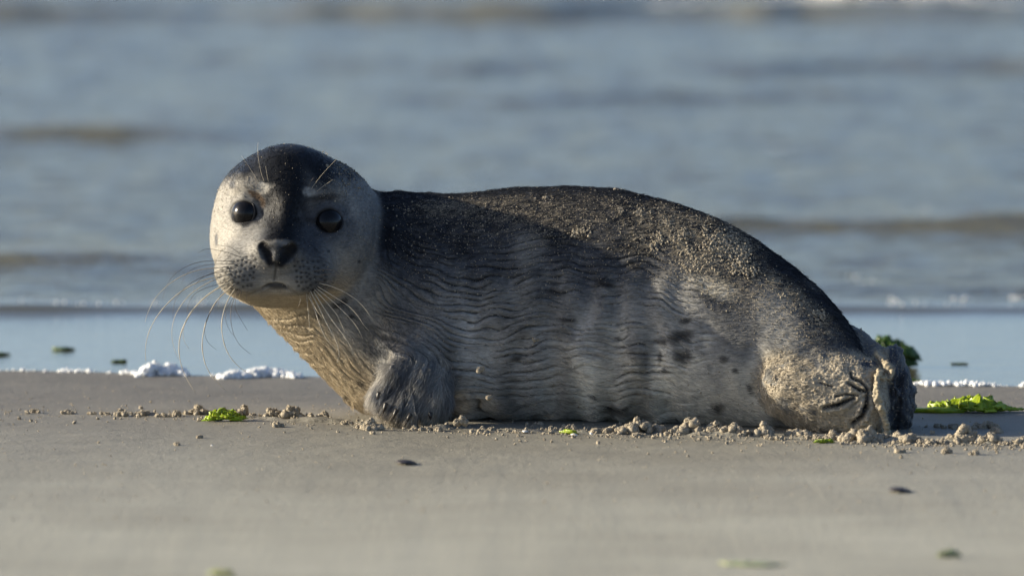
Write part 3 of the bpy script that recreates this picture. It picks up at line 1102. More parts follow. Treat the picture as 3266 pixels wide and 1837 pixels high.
# flipper fur ridges, skin and sand lumps, follicle pits
ff = vnoise((U * .80 + V * .36) / 8.5, V / 75.0) + .5 * vnoise((U * .80 + V * .36) / 4.0 + 9, V / 50.0)
disp += -.0035 * web
disp += 0.0016 * ff * on_flip * sstep(1120, 1190, V)
disp += 0.0006 * on_hind * (fbm(x * 70, y * 70, z * 70, 3) + .4 * n_hi * cover)
for pts, w0, dp in (([(2705, 1222), (2738, 1242), (2768, 1252)], 5.5, .008), ([(2630, 1300), (2672, 1293), (2700, 1280), (2722, 1270)], 7.5, .010),
                    ([(2766, 1264), (2762, 1300), (2748, 1328), (2720, 1352)], 9.0, .013), ([(2664, 1264), (2700, 1257), (2736, 1262)], 3.5, .005),
                    ([(2712, 1186), (2716, 1204), (2745, 1218), (2766, 1244)], 5.0, .007), ([(2616, 1221), (2655, 1232)], 3.5, .003),
                    ([(2744, 1274), (2712, 1300)], 3.5, .004), ([(2712, 1146), (2705, 1180), (2740, 1200)], 3.0, .002), ([(2610, 1274), (2634, 1258)], 3, .002)):
    best = np.full(len(U), 1e9)
    for (a0, b0), (a1, b1) in zip(pts[:-1], pts[1:]):
        L_ = (a1 - a0) ** 2 + (b1 - b0) ** 2
        t_ = np.clip(((U - a0) * (a1 - a0) + (V - b0) * (b1 - b0)) / L_, 0, 1)
        best = np.minimum(best, np.hypot(U - a0 - t_ * (a1 - a0), V - b0 - t_ * (b1 - b0)))
    # a pinched fold: a narrow slit with swollen lips
    w0 *= .8
    am, bm = pts[0], pts[-1]
    tp = np.clip(((U - am[0]) * (bm[0] - am[0]) + (V - am[1]) * (bm[1] - am[1])) / ((bm[0] - am[0]) ** 2 + (bm[1] - am[1]) ** 2), 0, 1)
    dp = dp * (.15 + .85 * np.sin(np.clip(tp * .75 + .08, 0, 1) * PI)) * (.8 + .5 * vnoise(U / 14.0, V / 14.0))
    disp += near * on_hind * (-dp * np.exp(-(best / w0) ** 2) + .34 * dp * np.exp(-((best - w0 * 2.4) / (w0 * 1.3)) ** 2))
th_ = np.arctan2(V - 1255, U - 2764)
rr_ = np.hypot(V - 1255, U - 2764)
disp += near * on_hind * .0026 * vnoise(th_ * 3.6, rr_ / 60.0) * sstep(150, 30, rr_) * sstep(2815, 2790, U)
disp += near * on_hind * .0022 * (vnoise(U / 46.0, V / 38.0) + .4 * vnoise(U / 20.0 + 4, V / 20.0))
disp += 0.0040 * on_hind * sstep(2836, 2850, U) * (vnoise(U / 13.0 + V / 60.0, V / 55.0) + .6 * vnoise(U / 7.0, V / 26.0))
disp += 0.0030 * edge * on_hind * vnoise(x * 260, y * 260, z * 260)
disp += 0.0006 * cover * n_hi
disp += -0.0030 * mouth * on_head * near - 0.0010 * dot * on_head + 0.0005 * on_head * n_mid * blob(880, 870, 190, 70, 0, .3)
disp += 0.0010 * fbm(x * 24 + 3, y * 24, z * 24, 2) * (1 - on_head)
disp += 0.0016 * on_head * line([(1080, 520), (1150, 600), (1190, 700), (1190, 800)], 60, .9) * n_mid
sv = (sv + sn * disp[:, None]).astype(f32)
sn = vnormals(sv, sq)
gloss = (.45 * capn * on_head - nostril * on_head + .15).clip(0, 1) * (1 - cover)
coat = (coat * (1 + .10 * n_hi)[:, None]).clip(.004, .8)

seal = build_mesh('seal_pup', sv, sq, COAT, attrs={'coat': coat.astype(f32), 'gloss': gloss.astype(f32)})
tag(seal, 'young grey seal pup lying on the sand with its head turned to the camera', 'seal')

# ------------------------------------------------------------------ fur strands
flow = np.tile(np.array([1.0, 0, -.08]), (len(sv), 1))
slope_here = np.interp(U, uu, s1) + sstep(1180, 820, V) * np.interp(U, uu, s2)
flow[:, 2] = -slope_here * sstep(1050, 1150, U) - .9 * sstep(1150, 1050, U)
hd = sv - NOSE
hd = hd / np.linalg.norm(hd, axis=1)[:, None]
flow = flow * (1 - on_head)[:, None] + hd * on_head[:, None]
w = (on_flip * sstep(1100, 1160, V))[:, None]
flow = flow * (1 - w) + np.array([-.42, -.15, -.9]) * w
flow = flow - sn * (flow * sn).sum(1)[:, None]
flow /= np.maximum(np.linalg.norm(flow, axis=1), 1e-6)[:, None]
bald = np.maximum.reduce([nostril * on_head, dot * 0, on_hind * sstep(2540, 2620, U),
                          on_head * np.maximum(blob(775, 678, 46, 43, 0, .1, 0), blob(1048, 704, 47, 44, 0, .1, 0)),
                          on_head * line([(852, 908), (872, 904), (893, 906)], 12, .4)])
wgt = (1 - bald).clip(0, 1) * (1 - .85 * (groove * m1 * wr).clip(0, 1)) * np.where(near, 1.0, .25) * (1 + 1.0 * on_flip + .3 * on_head) * (z > 0.002)
NF = 170000
pick = rng.choice(len(sv), NF, p=wgt / wgt.sum())
L = (.0075 - .0030 * on_head[pick] + .0085 * (on_flip * sstep(1120, 1200, V))[pick]) * rng.uniform(.6, 1.25, NF)
d = flow[pick] + rng.normal(0, .14, (NF, 3))
nn = sn[pick]
lift = (rng.uniform(.08, .26, NF) * (1 - .5 * on_head[pick]) * (1 - .5 * chest[pick] * (1 - on_flip[pick])))[:, None]
p0 = sv[pick] + rng.normal(0, .0006, (NF, 3)) - nn * .0004
p1 = p0 + (d + nn * lift) * (L * .5)[:, None]
p2 = p0 + (d + nn * lift * .45) * L[:, None]
pts = np.stack([p0, p1, p2], 1).astype(f32)
cv = bpy.data.hair_curves.new('fur')
cv.add_curves([3] * NF)
cv.attributes['position'].data.foreach_set('vector', pts.ravel())
ra = cv.attributes.new('radius', 'FLOAT', 'POINT')
ra.data.foreach_set('value', (np.array([.00024, .0002, .00004])[None] * (1 - .35 * on_head[pick])[:, None]).astype(f32).ravel())
tint = np.ones((NF, 4), f32)
tint[:, :3] = (coat[pick] * (1 + rng.uniform(-.36, .42, NF) * (1 - .5 * on_head[pick]))[:, None]).clip(0, .8)
ta = cv.attributes.new('tint', 'FLOAT_COLOR', 'CURVE')
ta.data.foreach_set('color', tint.ravel())
cv.materials.append(FUR)
fur = bpy.data.objects.new('fur', cv)
C.objects.link(fur)
fur.parent = seal
fur['kind'] = 'stuff'


# ------------------------------------------------------------------ eyes, whiskers, claws
def tube(pts, rads, sides=6):
    pts = np.asarray(pts, float)
    n = len(pts)
    T = np.gradient(pts, axis=0)
    T /= np.linalg.norm(T, axis=1)[:, None]
    ref = np.array([0, 1.0, 0]) if abs(T[0, 1]) < .8 else np.array([1.0, 0, 0])
    A = np.cross(T, ref)
    A /= np.linalg.norm(A, axis=1)[:, None]
    B = np.cross(T, A)
    th = np.linspace(0, 2 * PI, sides, endpoint=False)
    v = pts[:, None] + (A[:, None] * np.cos(th)[None, :, None] + B[:, None] * np.sin(th)[None, :, None]) * np.asarray(rads)[:, None, None]
    v = v.reshape(-1, 3)
    i = np.arange(n - 1)[:, None] * sides + np.arange(sides)[None]
    j = np.arange(n - 1)[:, None] * sides + (np.arange(sides)[None] + 1) % sides
    f = np.stack([i, j, j + sides, i + sides], -1).reshape(-1, 4)
    capf = [np.arange(sides)[::-1][None], (np.arange(sides) + (n - 1) * sides)[None]]
    return v, [f] + capf


def spline(pts, n):
    pts = np.asarray(pts, float)
    t = np.concatenate([[0], np.cumsum(np.linalg.norm(np.diff(pts, axis=0), axis=1))])
    tt_ = np.linspace(0, t[-1], n)
    q = np.stack([np.interp(tt_, t, pts[:, k]) for k in range(pts.shape[1])], -1)
    for _ in range(max(2, n // 6)):
        q[1:-1] = .25 * q[:-2] + .5 * q[1:-1] + .25 * q[2:]
    return q


for i, (c, r, g) in enumerate(EYES):
    bv, bf = ico(5)
    ev = bv * r
    o = build_mesh('eye', ev + np.array(c), bf, EYE, seal)
    # wet lid rim: a ring lying on the fur round the eyeball
    import mathutils
    gz = Vector(g)
    qx = Vector((1, 0, 0)) - gz * gz.x
    qx.normalize()
    qy = gz.cross(qx)
    th = np.linspace(0, 2 * PI, 41)
    ring, rad = [], []
    for a in th:
        dx, dy = math.cos(a), math.sin(a)
        v_ = Vector(c) + gz * (eye_px[i][3] - .0005) + (qx * dx * 1.03 + qy * dy * .97) * math.sqrt(r * r - eye_px[i][3] ** 2)
        ring.append(v_[:]); rad.append(.0013 + .0006 * abs(dx) ** 3)
    tv, tf = tube(ring, rad, 8)
    build_mesh('eyelid', tv, tf[0], LID, seal)


def whisker(pxs, r0=.0008, r1=.00022, y_tip=-.13, mat=WHISK, name='whisker', root=None, sandy=False):
    a = np.array(pxs, float)
    q0 = hit(a[0, 0], a[0, 1])[0] if root is None else root
    seg = np.concatenate([[0], np.cumsum(np.hypot(*np.diff(a, axis=0).T))])
    seg /= seg[-1]
    dep = q0[1] + (y_tip - q0[1]) * np.sin(seg * PI / 2)
    P3 = np.array([P(u_, v_, d_) for (u_, v_), d_ in zip(a, dep)])
    P3[0] = q0
    n = 34
    q = spline(P3, n)
    s = np.linspace(0, 1, n)
    r0, r1 = r0 * .66, r1 * .66
    rr = r0 + (r1 - r0) * s
    if sandy:
        rr = rr * (1 + .9 * np.abs(vnoise(s * 40 + a[0, 0], s * 0)) * sstep(.2, .5, s))
    v, f = tube(q, rr, 6)
    build_mesh(name, v, f, mat, seal)


def c2(pts): return [(440 + a * .3864, 760 + b * .3864) for a, b in pts]
def c1(pts): return [(600 + a * .3864, 440 + b * .3864) for a, b in pts]
def c5(pts): return [(860 + a * .3175, 900 + b * .3175) for a, b in pts]


LW = [
    ([(770, 190), (650, 182), (560, 188), (480, 200), (400, 232), (330, 272), (270, 330), (225, 410), (203, 500)], .0006, 0, 0),
    ([(740, 235), (650, 245), (520, 255), (380, 300), (250, 380), (140, 490), (75, 620), (60, 690)], .0009, 1, 0),
    ([(760, 300), (650, 322), (560, 335), (430, 390), (330, 455), (220, 560), (130, 680), (80, 790), (62, 880), (56, 940), (66, 1010)], .0010, 1, 1),
    ([(770, 330), (690, 395), (560, 470), (450, 590), (390, 690), (345, 800), (332, 900), (345, 1010), (372, 1110), (420, 1190), (475, 1278)], .0012, 1, 1),
    ([(760, 290), (640, 335), (520, 400), (430, 455), (350, 560), (300, 640), (275, 760), (285, 880), (335, 1000)], .0009, 1, 0),
    ([(800, 370), (720, 445), (640, 520), (580, 640), (545, 740), (525, 870), (540, 1000), (570, 1080), (625, 1165), (715, 1246)], .0011, 1, 1),
    ([(800, 420), (760, 475), (715, 570), (690, 680), (690, 770), (712, 880), (752, 970), (822, 1055), (890, 1100)], .0010, 1, 1),
    ([(820, 380), (740, 400), (690, 430), (665, 520), (658, 590)], .0006, 0, 0),
    ([(840, 420), (790, 500), (765, 590), (766, 690), (790, 800), (840, 885), (925, 952)], .0007, 0, 0),
    ([(850, 430), (805, 500), (800, 580), (850, 670), (905, 762)], .0005, 0, 0),
    ([(800, 212), (690, 215), (570, 218), (450, 250), (395, 295), (358, 375)], .0006, 0, 0),
    ([(780, 250), (690, 262), (590, 295), (520, 330), (470, 385), (460, 445)], .0006, 0, 0),
    ([(790, 340), (690, 372), (560, 410), (470, 450), (412, 540), (406, 625)], .0006, 0, 0),
    ([(845, 155), (720, 112), (600, 88), (535, 93), (498, 122)], .0006, 0, 0),
    ([(780, 355), (640, 425), (540, 500), (420, 620), (370, 740), (370, 840), (420, 910)], .0008, 1, 0),
    ([(790, 395), (700, 450), (610, 580), (560, 680), (545, 790), (580, 870), (650, 920)], .0007, 0, 0),
    ([(830, 120), (770, 75), (690, 60), (650, 58)], .0005, 0, 0),
    ([(760, 270), (640, 285), (500, 330), (390, 400), (310, 500), (285, 590), (290, 660)], .0007, 0, 0),
    ([(820, 440), (760, 530), (720, 600), (725, 690), (760, 770), (790, 800)], .0005, 0, 0),
    ([(900, 440), (897, 490), (900, 540)], .0005, 0, 0),
    ([(855, 440), (840, 500), (842, 560)], .0005, 0, 0),
]
for pts_, r_, lt, sd in LW:
    whisker(c2(pts_), r_, .00025, -.12, WHISK if lt else WHISK_DARK, sandy=bool(sd))
RW = [
    ([(370, 110), (380, 220), (395, 370), (403, 500)], .0006, 1, 0),
    ([(385, 130), (440, 240), (500, 420), (560, 560), (620, 630), (665, 675)], .0010, 1, 1),
    ([(410, 90), (480, 220), (560, 390), (620, 500), (670, 590), (700, 690), (700, 770), (672, 812)], .0011, 1, 1),
    ([(440, 90), (540, 250), (640, 400), (740, 530), (790, 600), (830, 670), (836, 745)], .0012, 1, 1),
    ([(450, 70), (580, 210), (680, 330), (730, 440), (760, 520)], .0009, 1, 0),
    ([(470, 60), (620, 180), (760, 310), (850, 410), (910, 500), (935, 570)], .0009, 1, 0),
    ([(480, 40), (640, 140), (800, 240), (890, 340), (950, 440), (1000, 490)], .0009, 1, 0),
    ([(500, 10), (620, 40), (760, 100), (860, 165), (940, 240), (990, 310), (1040, 380)], .0010, 1, 0),
    ([(480, 0), (600, -10), (700, 10), (800, 60)], .0005, 0, 0),
    ([(470, -60), (580, -80), (680, -70), (760, -30), (800, 20)], .0005, 0, 0),
    ([(440, -110), (540, -128), (640, -118), (710, -80)], .0005, 0, 0),
    ([(400, 100), (420, 180), (470, 280), (520, 350)], .0006, 1, 0),
    ([(300, 130), (310, 180), (290, 240)], .0005, 1, 0),
]
for pts_, r_, lt, sd in RW:
    whisker(c5(pts_), r_, .0003, -.135, WHISK if lt else WHISK_DARK, sandy=bool(sd))
for pts_, lt in [([(662, 362), (650, 300), (640, 235)], 1), ([(628, 362), (600, 280), (580, 180), (572, 90), (578, 40)], 1),
                 ([(580, 365), (540, 300), (500, 235), (440, 150)], 1), ([(980, 420), (1005, 375), (1035, 325)], 0),
                 ([(1012, 428), (1060, 360), (1120, 285), (1225, 175)], 1), ([(1062, 442), (1120, 395), (1195, 345)], 1),
                 ([(560, 420), (500, 375), (480, 345)], 0), ([(575, 60), (520, 40), (470, 60), (440, 110), (438, 150)], 1)][:7]:
    whisker(c1(pts_), .0004, .00025, -.06, WHISK if lt else WHISK_DARK, name='eyebrow_whisker')

for (a, b, yy), (du, dv) in zip(TIPS, [(-5, 22), (-8, 24), (-12, 22), (-12, 18), (6, 8)]):
    s0, s1_ = P(a + 4, b - 16, yy - .012), P(a + du, b + dv, yy - .010)
    mid = (s0 + s1_) / 2 + np.array([0, -.004, .0015])
    q = spline([s0, mid, s1_], 10)
    v, f = tube(q, np.linspace(.0032, .0005, 10), 8)
    build_mesh('claw', v, f, CLAW, seal)

# ------------------------------------------------------------------ sand grains stuck on the seal
gw = backband * (.14 + heavy.clip(0, 1.3)) * near * 1.0 + .9 * on_hind * cover * near
gw += near * (1 - on_head) * chest * (.35 * sstep(75, 15, (U - 748) - (V - 945) * .95) + .9 * blob(885, 1075, 55, 90, 35, .8) + .1) * sstep(980, 1030, V)
gw += near * .05 * (1 - on_head) + near * on_head * .35 * blob(1110, 560, 60, 70, 40, .8) + near * on_head * .02
gw *= (z > .004) * rim
NG = 42000
gi = rng.choice(len(sv), NG, p=gw / gw.sum())
gr = rng.gamma(2.6, .00016, NG).clip(.00022, .0016)
v1, f1 = scatter_balls(sv[gi] + sn[gi] * (gr * .6)[:, None], gr, OCT, .25)
# thicker crumbs
cl = [(2335, 752, 45, 60), (2365, 800, 30, 35), (2320, 790, 30, 30), (2350, 850, 30, 30), (2100, 765, 20, 20), (2160, 770, 25, 22), (2195, 805, 25, 20),
      (2270, 780, 30, 40), (2290, 760, 25, 30), (2080, 790, 18, 18), (1975, 672, 12, 14), (2040, 680, 14, 14), (2130, 712, 16, 12), (1740, 630, 10, 8),
      (1980, 604, 30, 6), (2615, 1010, 20, 24), (2180, 745, 18, 18), (2250, 735, 18, 18), (1850, 740, 30, 15), (1045, 490, 20, 7), (1042, 530, 5, 5),
      (890, 1060, 20, 24), (940, 1098, 10, 8), (2470, 1210, 8, 6), (2640, 1060, 10, 8), (2375, 815, 28, 45), (2220, 845, 60, 30), (2390, 870, 30, 20)]
cu, cvv, cr = [], [], []
for a, b, su, sv_ in cl:
    k = int(su * sv_ / 8) + 6
    cu += list(rng.normal(a, su * .5, k)); cvv += list(rng.normal(b, sv_ * .5, k)); cr += list(rng.uniform(.0005, .0019, k))
hp = hit(cu, cvv)
ok = hp[:, 1] < 0.3
hp, cr = hp[ok], np.array(cr)[ok]
v2, f2 = scatter_balls(hp - FWD * (cr * .5)[:, None] + rng.normal(0, .0006, hp.shape), cr, ICO1, .22)
o = build_mesh('sand_grains', np.concatenate([v1, v2]), np.concatenate([f1, f2 + len(v1)]), CLOD, smooth=False)
tag(o, 'pale sand grains sticking to the wet fur of the seal', 'sand', kind='stuff')

# ------------------------------------------------------------------ sand clods thrown up round the seal
GL = 'sand clods left of the seal'
GM = 'sand clods below the belly and front flipper'
GR = 'sand clods around the hind flippers'
CLODS = [
    # px, py, w, h, label, group
    (99, 1315, 24, 15, 'small lone sand clod farthest to the left on the beach', GL),
    (206, 1317, 24, 22, 'small round sand clod second from the left, with a crumb against its right side', GL),
    (224, 1318, 14, 10, 'sand crumb touching the right side of the second clod from the left', GL),
    (295, 1320, 24, 11, 'low flat sand clod, third lump from the left edge', GL),
    (327, 1321, 36, 12, 'long low string of sand crumbs between two small clods on the far left', GL),
    (388, 1326, 38, 27, 'upright two-lobed sand clod standing midway between left edge and green weed', GL),
    (438, 1326, 22, 20, 'left one of a close pair of round sand clods left of the seal', GL),
    (459, 1326, 24, 26, 'taller right one of a close pair of round sand clods left of the seal', GL),
    (511, 1328, 60, 16, 'low wide row of sand crumbs in the gap left of the long sand heap', GL),
    (566, 1328, 34, 28, 'round dark sand lump at the left end of the heap behind the seaweed', GL),
    (634, 1321, 86, 36, 'long sand heap rising directly behind the bright green seaweed scrap', GL),
    (766, 1326, 48, 40, 'pale boulder-like sand clod at the right end of the small green seaweed', GL),
    (808, 1331, 42, 16, 'low sand crumbs lying between the pale clod and the big mound at the chest', GL),
    (880, 1333, 62, 44, 'left half of the big sand mound below the chin of the seal', GL),
    (945, 1337, 88, 50, 'largest peaked sand mound on the left, below the chin of the seal', GL),
    (1036, 1340, 56, 32, 'sand clod touching the front of the chest where it meets the beach', GL),
    (886, 1362, 36, 22, 'single round sand clod in front of the big mound below the chin', GL),
    (566, 1418, 20, 12, 'tiny sand clod out in front, below and left of the green seaweed scrap', GL),
    (638, 1398, 18, 10, 'tiny dark sand clod in front, below the green seaweed scrap', GL),
    (1111, 1353, 40, 22, 'sand clod under the chest, left of the clump beneath the flipper claws', GM),
    (1150, 1366, 34, 22, 'low sand clod leaning on the left foot of the clump under the claws', GM),
    (1182, 1371, 60, 52, 'tall knobbly sand clump just left of the front flipper claws', GM),
    (1188, 1387, 18, 10, 'tiny dark sand pellet in front of the knobbly clump at the claws', GM),
    (1232, 1356, 46, 18, 'flat sand clod under the tips of the front flipper claws', GM),
    (1275, 1358, 36, 12, 'crumbly strip of sand pressed under the right claws of the flipper', GM),
    (1330, 1371, 30, 16, 'small sand clod in front of the front flipper, left of the snowman-shaped one', GM),
    (1362, 1372, 40, 20, 'low double sand clod below the right edge of the front flipper', GM),
    (1399, 1374, 24, 36, 'little sand clod like a snowman standing right of the front flipper', GM),
    (1530, 1378, 34, 22, 'small sand clod in front of the belly, right of the front flipper', GM),
    (1569, 1371, 22, 18, 'small pointed sand clod at the shadow edge under the belly', GM),
    (1650, 1380, 24, 12, 'flat sand crumb at the shadow edge below the middle of the belly', GM),
    (1722, 1354, 18, 14, 'small dark sand clod in the belly shadow touching the fur', GM),
    (1768, 1371, 24, 16, 'small sunlit sand clod just left of the tiny green leaf scrap', GM),
    (1817, 1366, 32, 24, 'shaded sand clod in the belly shadow behind the tiny green leaf scrap', GM),
    (1904, 1381, 30, 26, 'first sunlit sand clod right of the tiny green leaf scrap', GM),
    (1931, 1378, 28, 30, 'upright sand clod leaning against the long ridge below the belly', GM),
    (1964, 1373, 32, 30, 'sand clod at the left foot of the long ridge below the rear belly', GM),
    (2021, 1382, 100, 54, 'long wide sand ridge standing below the rear part of the belly', GM),
    (2036, 1392, 32, 18, 'smooth pebble-like sand clod in front of the long ridge below the belly', GM),
    (2102, 1380, 52, 38, 'knobbly sand clod between the long ridge and the pointed mound', GM),
    (2146, 1386, 40, 22, 'low dark sand clod at the left foot of the pointed mound below the belly', GM),
    (2190, 1384, 78, 66, 'tallest pointed sand mound below the rear belly of the seal', GM),
    (2265, 1386, 76, 46, 'broad sand clod right of the pointed mound below the rear belly', GM),
    (2328, 1390, 56, 36, 'lower sand clod between the broad clod and the tower-like clod', GM),
    (2371, 1393, 44, 20, 'flat sand clod at the left foot of the tower-like clod', GM),
    (2436, 1391, 44, 52, 'tower-like sand clod standing left of the hind flipper', GR),
    (2455, 1399, 28, 18, 'small sand clod at the right foot of the tower-like clod', GR),
    (2484, 1403, 44, 14, 'low spread of sand crumbs left of the hind flipper', GR),
    (2537, 1390, 46, 40, 'sand clod with a pointed left corner under the heel of the hind flipper', GR),
    (2566, 1396, 40, 36, 'wedge-shaped sand clod leaning on the underside of the hind flipper', GR),
    (2594, 1402, 34, 20, 'small round sand clod beneath the sandy hind flipper', GR),
    (2632, 1405, 40, 18, 'low sand clod just left of the dome under the hind flipper', GR),
    (2663, 1403, 48, 38, 'domed sand clod pushed up under the middle of the hind flipper', GR),
    (2714, 1407, 54, 48, 'craggy sand clod right of the dome under the hind flipper', GR),
    (2772, 1410, 62, 58, 'biggest sand clod against the lower tip of the hind flipper', GR),
    (2815, 1408, 36, 24, 'low sand clod just right of the biggest one at the flipper tip', GR),
    (2862, 1404, 36, 40, 'upright sand clod at the lit foot of the shaded flipper end', GR),
    (2906, 1412, 50, 44, 'rounded sand clod right of the flipper end, at the edge of its shadow', GR),
    (2958, 1416, 48, 24, 'low sand clod between the rounded clod and the largest clod on the right', GR),
    (3006, 1416, 42, 18, 'flat sand clod at the left foot of the largest clod on the right', GR),
    (3070, 1413, 78, 60, 'largest free-standing sand clod to the right of the hind flippers', GR),
    (3158, 1416, 52, 40, 'medium sand clod right of the largest free-standing one', GR),
    (3204, 1420, 40, 12, 'low crumbs of sand near the right edge of the beach', GR),
    (3262, 1418, 40, 34, 'sand clod cut off by the right border of the picture', GR),
    (2992, 1363, 26, 24, 'small round sand clod within the flipper shadow, below the seaweed strand', GR),
    (3042, 1368, 74, 22, 'long low sand clod within the flipper shadow', GR),
    (3138, 1368, 80, 30, 'wide shaded sand clod behind the largest clod, below the green seaweed', GR),
    (3182, 1382, 34, 34, 'dark round sand clod in the shadow right of the largest one', GR),
    (2874, 1445, 26, 20, 'small lone sand clod in front of the flipper end, on sunlit sand', GR),
    (3023, 1446, 30, 24, 'small conical sand clod in front of the largest clod on the right', GR),
    (3108, 1450, 26, 22, 'small round sand clod in front, below the medium clod on the right', GR),
]
for i, (a, b, w, h_, lab, grp) in enumerate(CLODS):
    clod('sand_clod', a, b, w, h_, lab, grp, 100 + i)
FLY = [((1535, 1184), -.145, 24, 26, 'pale clod of sand flying in front of the belly beside the front flipper'),
       ((1562, 1272), -.150, 24, 14, 'flat flake of sand flying just right of the front flipper'),
       ((1470, 1352), -.160, 30, 32, 'clod of sand bouncing off the beach right of the front flipper'),
       ((1712, 1086), -.120, 20, 9, 'thin tan sand flake high in front of the middle of the belly')]
for i, ((a, b), yy, w, h_, lab) in enumerate(FLY):
    clod('sand_clod', a, b, w, h_, lab, 'sand clods kicked into the air', 300 + i, loc=P(a, b, yy))

# loose crumbs nobody could count
cu, cv_, cr = [], [], []
ridge = [(60, 1318), (500, 1328), (900, 1345), (1100, 1352), (1400, 1372), (1900, 1382), (2400, 1396), (2800, 1412), (3266, 1424)]
rx_, ry_ = np.array(ridge, float).T
k = 3000
cu = rng.uniform(-60, 3330, k)
off = rng.normal(0, 1, k) * np.where(rng.uniform(0, 1, k) < .75, 8, 26)
cv_ = np.interp(cu, rx_, ry_) + off
keep = rng.uniform(0, 1, k) < (.30 + .7 * sstep(800, 1900, cu))
cu, cv_ = cu[keep], cv_[keep]
cr = rng.gamma(1.7, .00052, len(cu)).clip(.0004, .0032)
g = np.array([ground(a, b) for a, b in zip(cu, cv_)])
g[:, 2] = sand_z(g[:, 0], g[:, 1]) + cr * .55
v1, f1 = scatter_balls(g, cr, ICO2, .24)
gx_, gy_ = rng.uniform(-1.0, 1.0, 5200), rng.uniform(-1.5, .62, 5200)
r2 = rng.gamma(1.6, .00026, 5200).clip(.0002, .0014)
g2 = np.stack([gx_, gy_, sand_z(gx_, gy_) + r2 * .5], -1)
v2, f2 = scatter_balls(g2, r2, ICO1, .2)
o = build_mesh('sand_crumbs', np.concatenate([v1, v2]), np.concatenate([f1, f2 + len(v1)]), CLOD, smooth=False)
tag(o, 'loose crumbs of sand scattered along the scuffed line round the seal', 'sand', kind='stuff')


# ------------------------------------------------------------------ sea lettuce
def frond_mesh(length, width, height, seed, n=44, m=14):
    r = np.random.default_rng(seed)
    s, t = np.meshgrid(np.linspace(0, 1, n), np.linspace(-1, 1, m), indexing='ij')
    taper = np.sin(np.clip(s * .92 + .08, 0, 1) * PI) ** .55
    X_ = (s - .5) * length
    Y_ = t * width * .5 * taper
    ruff = vnoise(s * 13 + seed, t * 3.2 + seed) + .8 * vnoise(s * 29 + seed, t * 3 + 7 + seed)
    Z_ = height * (.35 + .65 * np.sin(s * PI)) * (1 - .55 * t * t) * (.55 + .6 * np.abs(ruff)) * taper
    X_ = X_ + .012 * vnoise(s * 7 + 4 + seed, t * 3)
    Y_ = Y_ + .3 * width * vnoise(s * 3 + seed, t * 0 + 2)
    return np.stack([X_.ravel(), Y_.ravel(), Z_.ravel()], -1), grid_faces(m, n)


def seaweed(px, py, w, h_, label, seed, mat, count=7, group=None, lumps=None, strand=None, z0=None):
    r = np.random.default_rng(seed)
    g = ground(px, py)
    root = bpy.data.objects.new('sea_lettuce', None)
    C.objects.link(root)
    root.empty_display_size = .02
    root.location = (g[0], g[1], sand_z(np.array([g[0]]), np.array([g[1]]))[0] if z0 is None else z0)
    tag(root, label, 'seaweed', group)
    W, H = w / 2400, h_ / 2400
    for (lx, lw, lh, cnt) in (lumps or [(0, 1, 1, count)]):
        for k in range(cnt):
            v, f = frond_mesh(W * lw * r.uniform(.5, .85), W * lw * r.uniform(.25, .5), H * lh * r.uniform(.55, 1.05), seed * 31 + k + int(lx * 100))
            a = r.uniform(-.5, .5) + (PI if r.uniform() < .5 else 0)
            ca, sa = math.cos(a), math.sin(a)
            v = np.stack([v[:, 0] * ca - v[:, 1] * sa, v[:, 0] * sa + v[:, 1] * ca, v[:, 2]], -1)
            v += np.array([lx * W + r.normal(0, W * lw * .13), r.normal(0, W * lw * .10), .0008 + k * .0003])
            o_ = build_mesh('frond', v, f, mat, root)
            md = o_.modifiers.new('thickness', 'SOLIDIFY')
            md.thickness = .0007
    if strand:
        q = spline([np.array(ground(a, b, .004)) - np.array(root.location) for a, b in strand], 24)
        n_ = len(q)
        s_ = np.linspace(0, 1, n_)
        wd = (.0014 + .003 * np.abs(vnoise(s_ * 9, s_ * 0))) * (.25 + .75 * np.sin(s_ * PI) ** .5)
        up_, lo_ = q.copy(), q.copy()
        up_[:, 2] += wd; lo_[:, 2] -= .0045
        up_[:, 1] += .006
        mid_ = q + np.array([0, -.003, .001])
        v = np.concatenate([up_, mid_, lo_])
        i = np.arange(n_ - 1)
        f = np.concatenate([np.stack([i, i + 1, i + 1 + n_, i + n_], -1), np.stack([i + n_, i + n_ + 1, i + 1 + 2 * n_, i + 2 * n_], -1)])
        o_ = build_mesh('frond', v, f, mat, root)
        md = o_.modifiers.new('thickness', 'SOLIDIFY')
        md.thickness = .0012
    return root


seaweed(3110, 1314, 190, 46, 'long heap of bright green seaweed with a thin strand, right of the hind flippers', 3, WEED,
        lumps=[(0, 1, 1, 8), (-.58, .42, .75, 5), (.45, .5, .35, 3)], strand=[(2880, 1306), (2950, 1307), (3000, 1309), (3075, 1308)])
seaweed(716, 1342, 104, 32, 'small bright green scrap of seaweed in front of the sand heap left of the seal', 4, WEED, 8)
seaweed(2832, 1166, 190, 80, 'dark green clump of seaweed in the shallow water behind the hind flippers', 5, WEED_DARK, 30, z0=-.002)
seaweed(1811, 1384, 22, 15, 'tiny green leaf scrap on the sand below the middle of the belly', 6, WEED, 3)
seaweed(2628, 1414, 24, 11, 'tiny yellow green leaf scrap in front of the hind flipper', 8, WEED, 3)
seaweed(3030, 1778, 30, 20, 'small blurred green leaf in the right foreground, apart from the pale streak', 9, WEED_PALE, 1)
seaweed(706, 1840, 40, 18, 'blurred green leaf at the bottom border in the left foreground', 10, WEED_PALE, 1)
seaweed(2440, 1800, 200, 2.5, 'faint long streak of pale green weed in the right foreground', 12, WEED_PALE, 2)
seaweed(204, 1114, 52, 9, 'dark scrap of weed floating left of the foam mounds', 13, WEED_DARK, 3, z0=-.002)
seaweed(3, 1130, 30, 9, 'dark scrap of weed floating at the left border of the picture', 14, WEED_DARK, 3, z0=-.002)
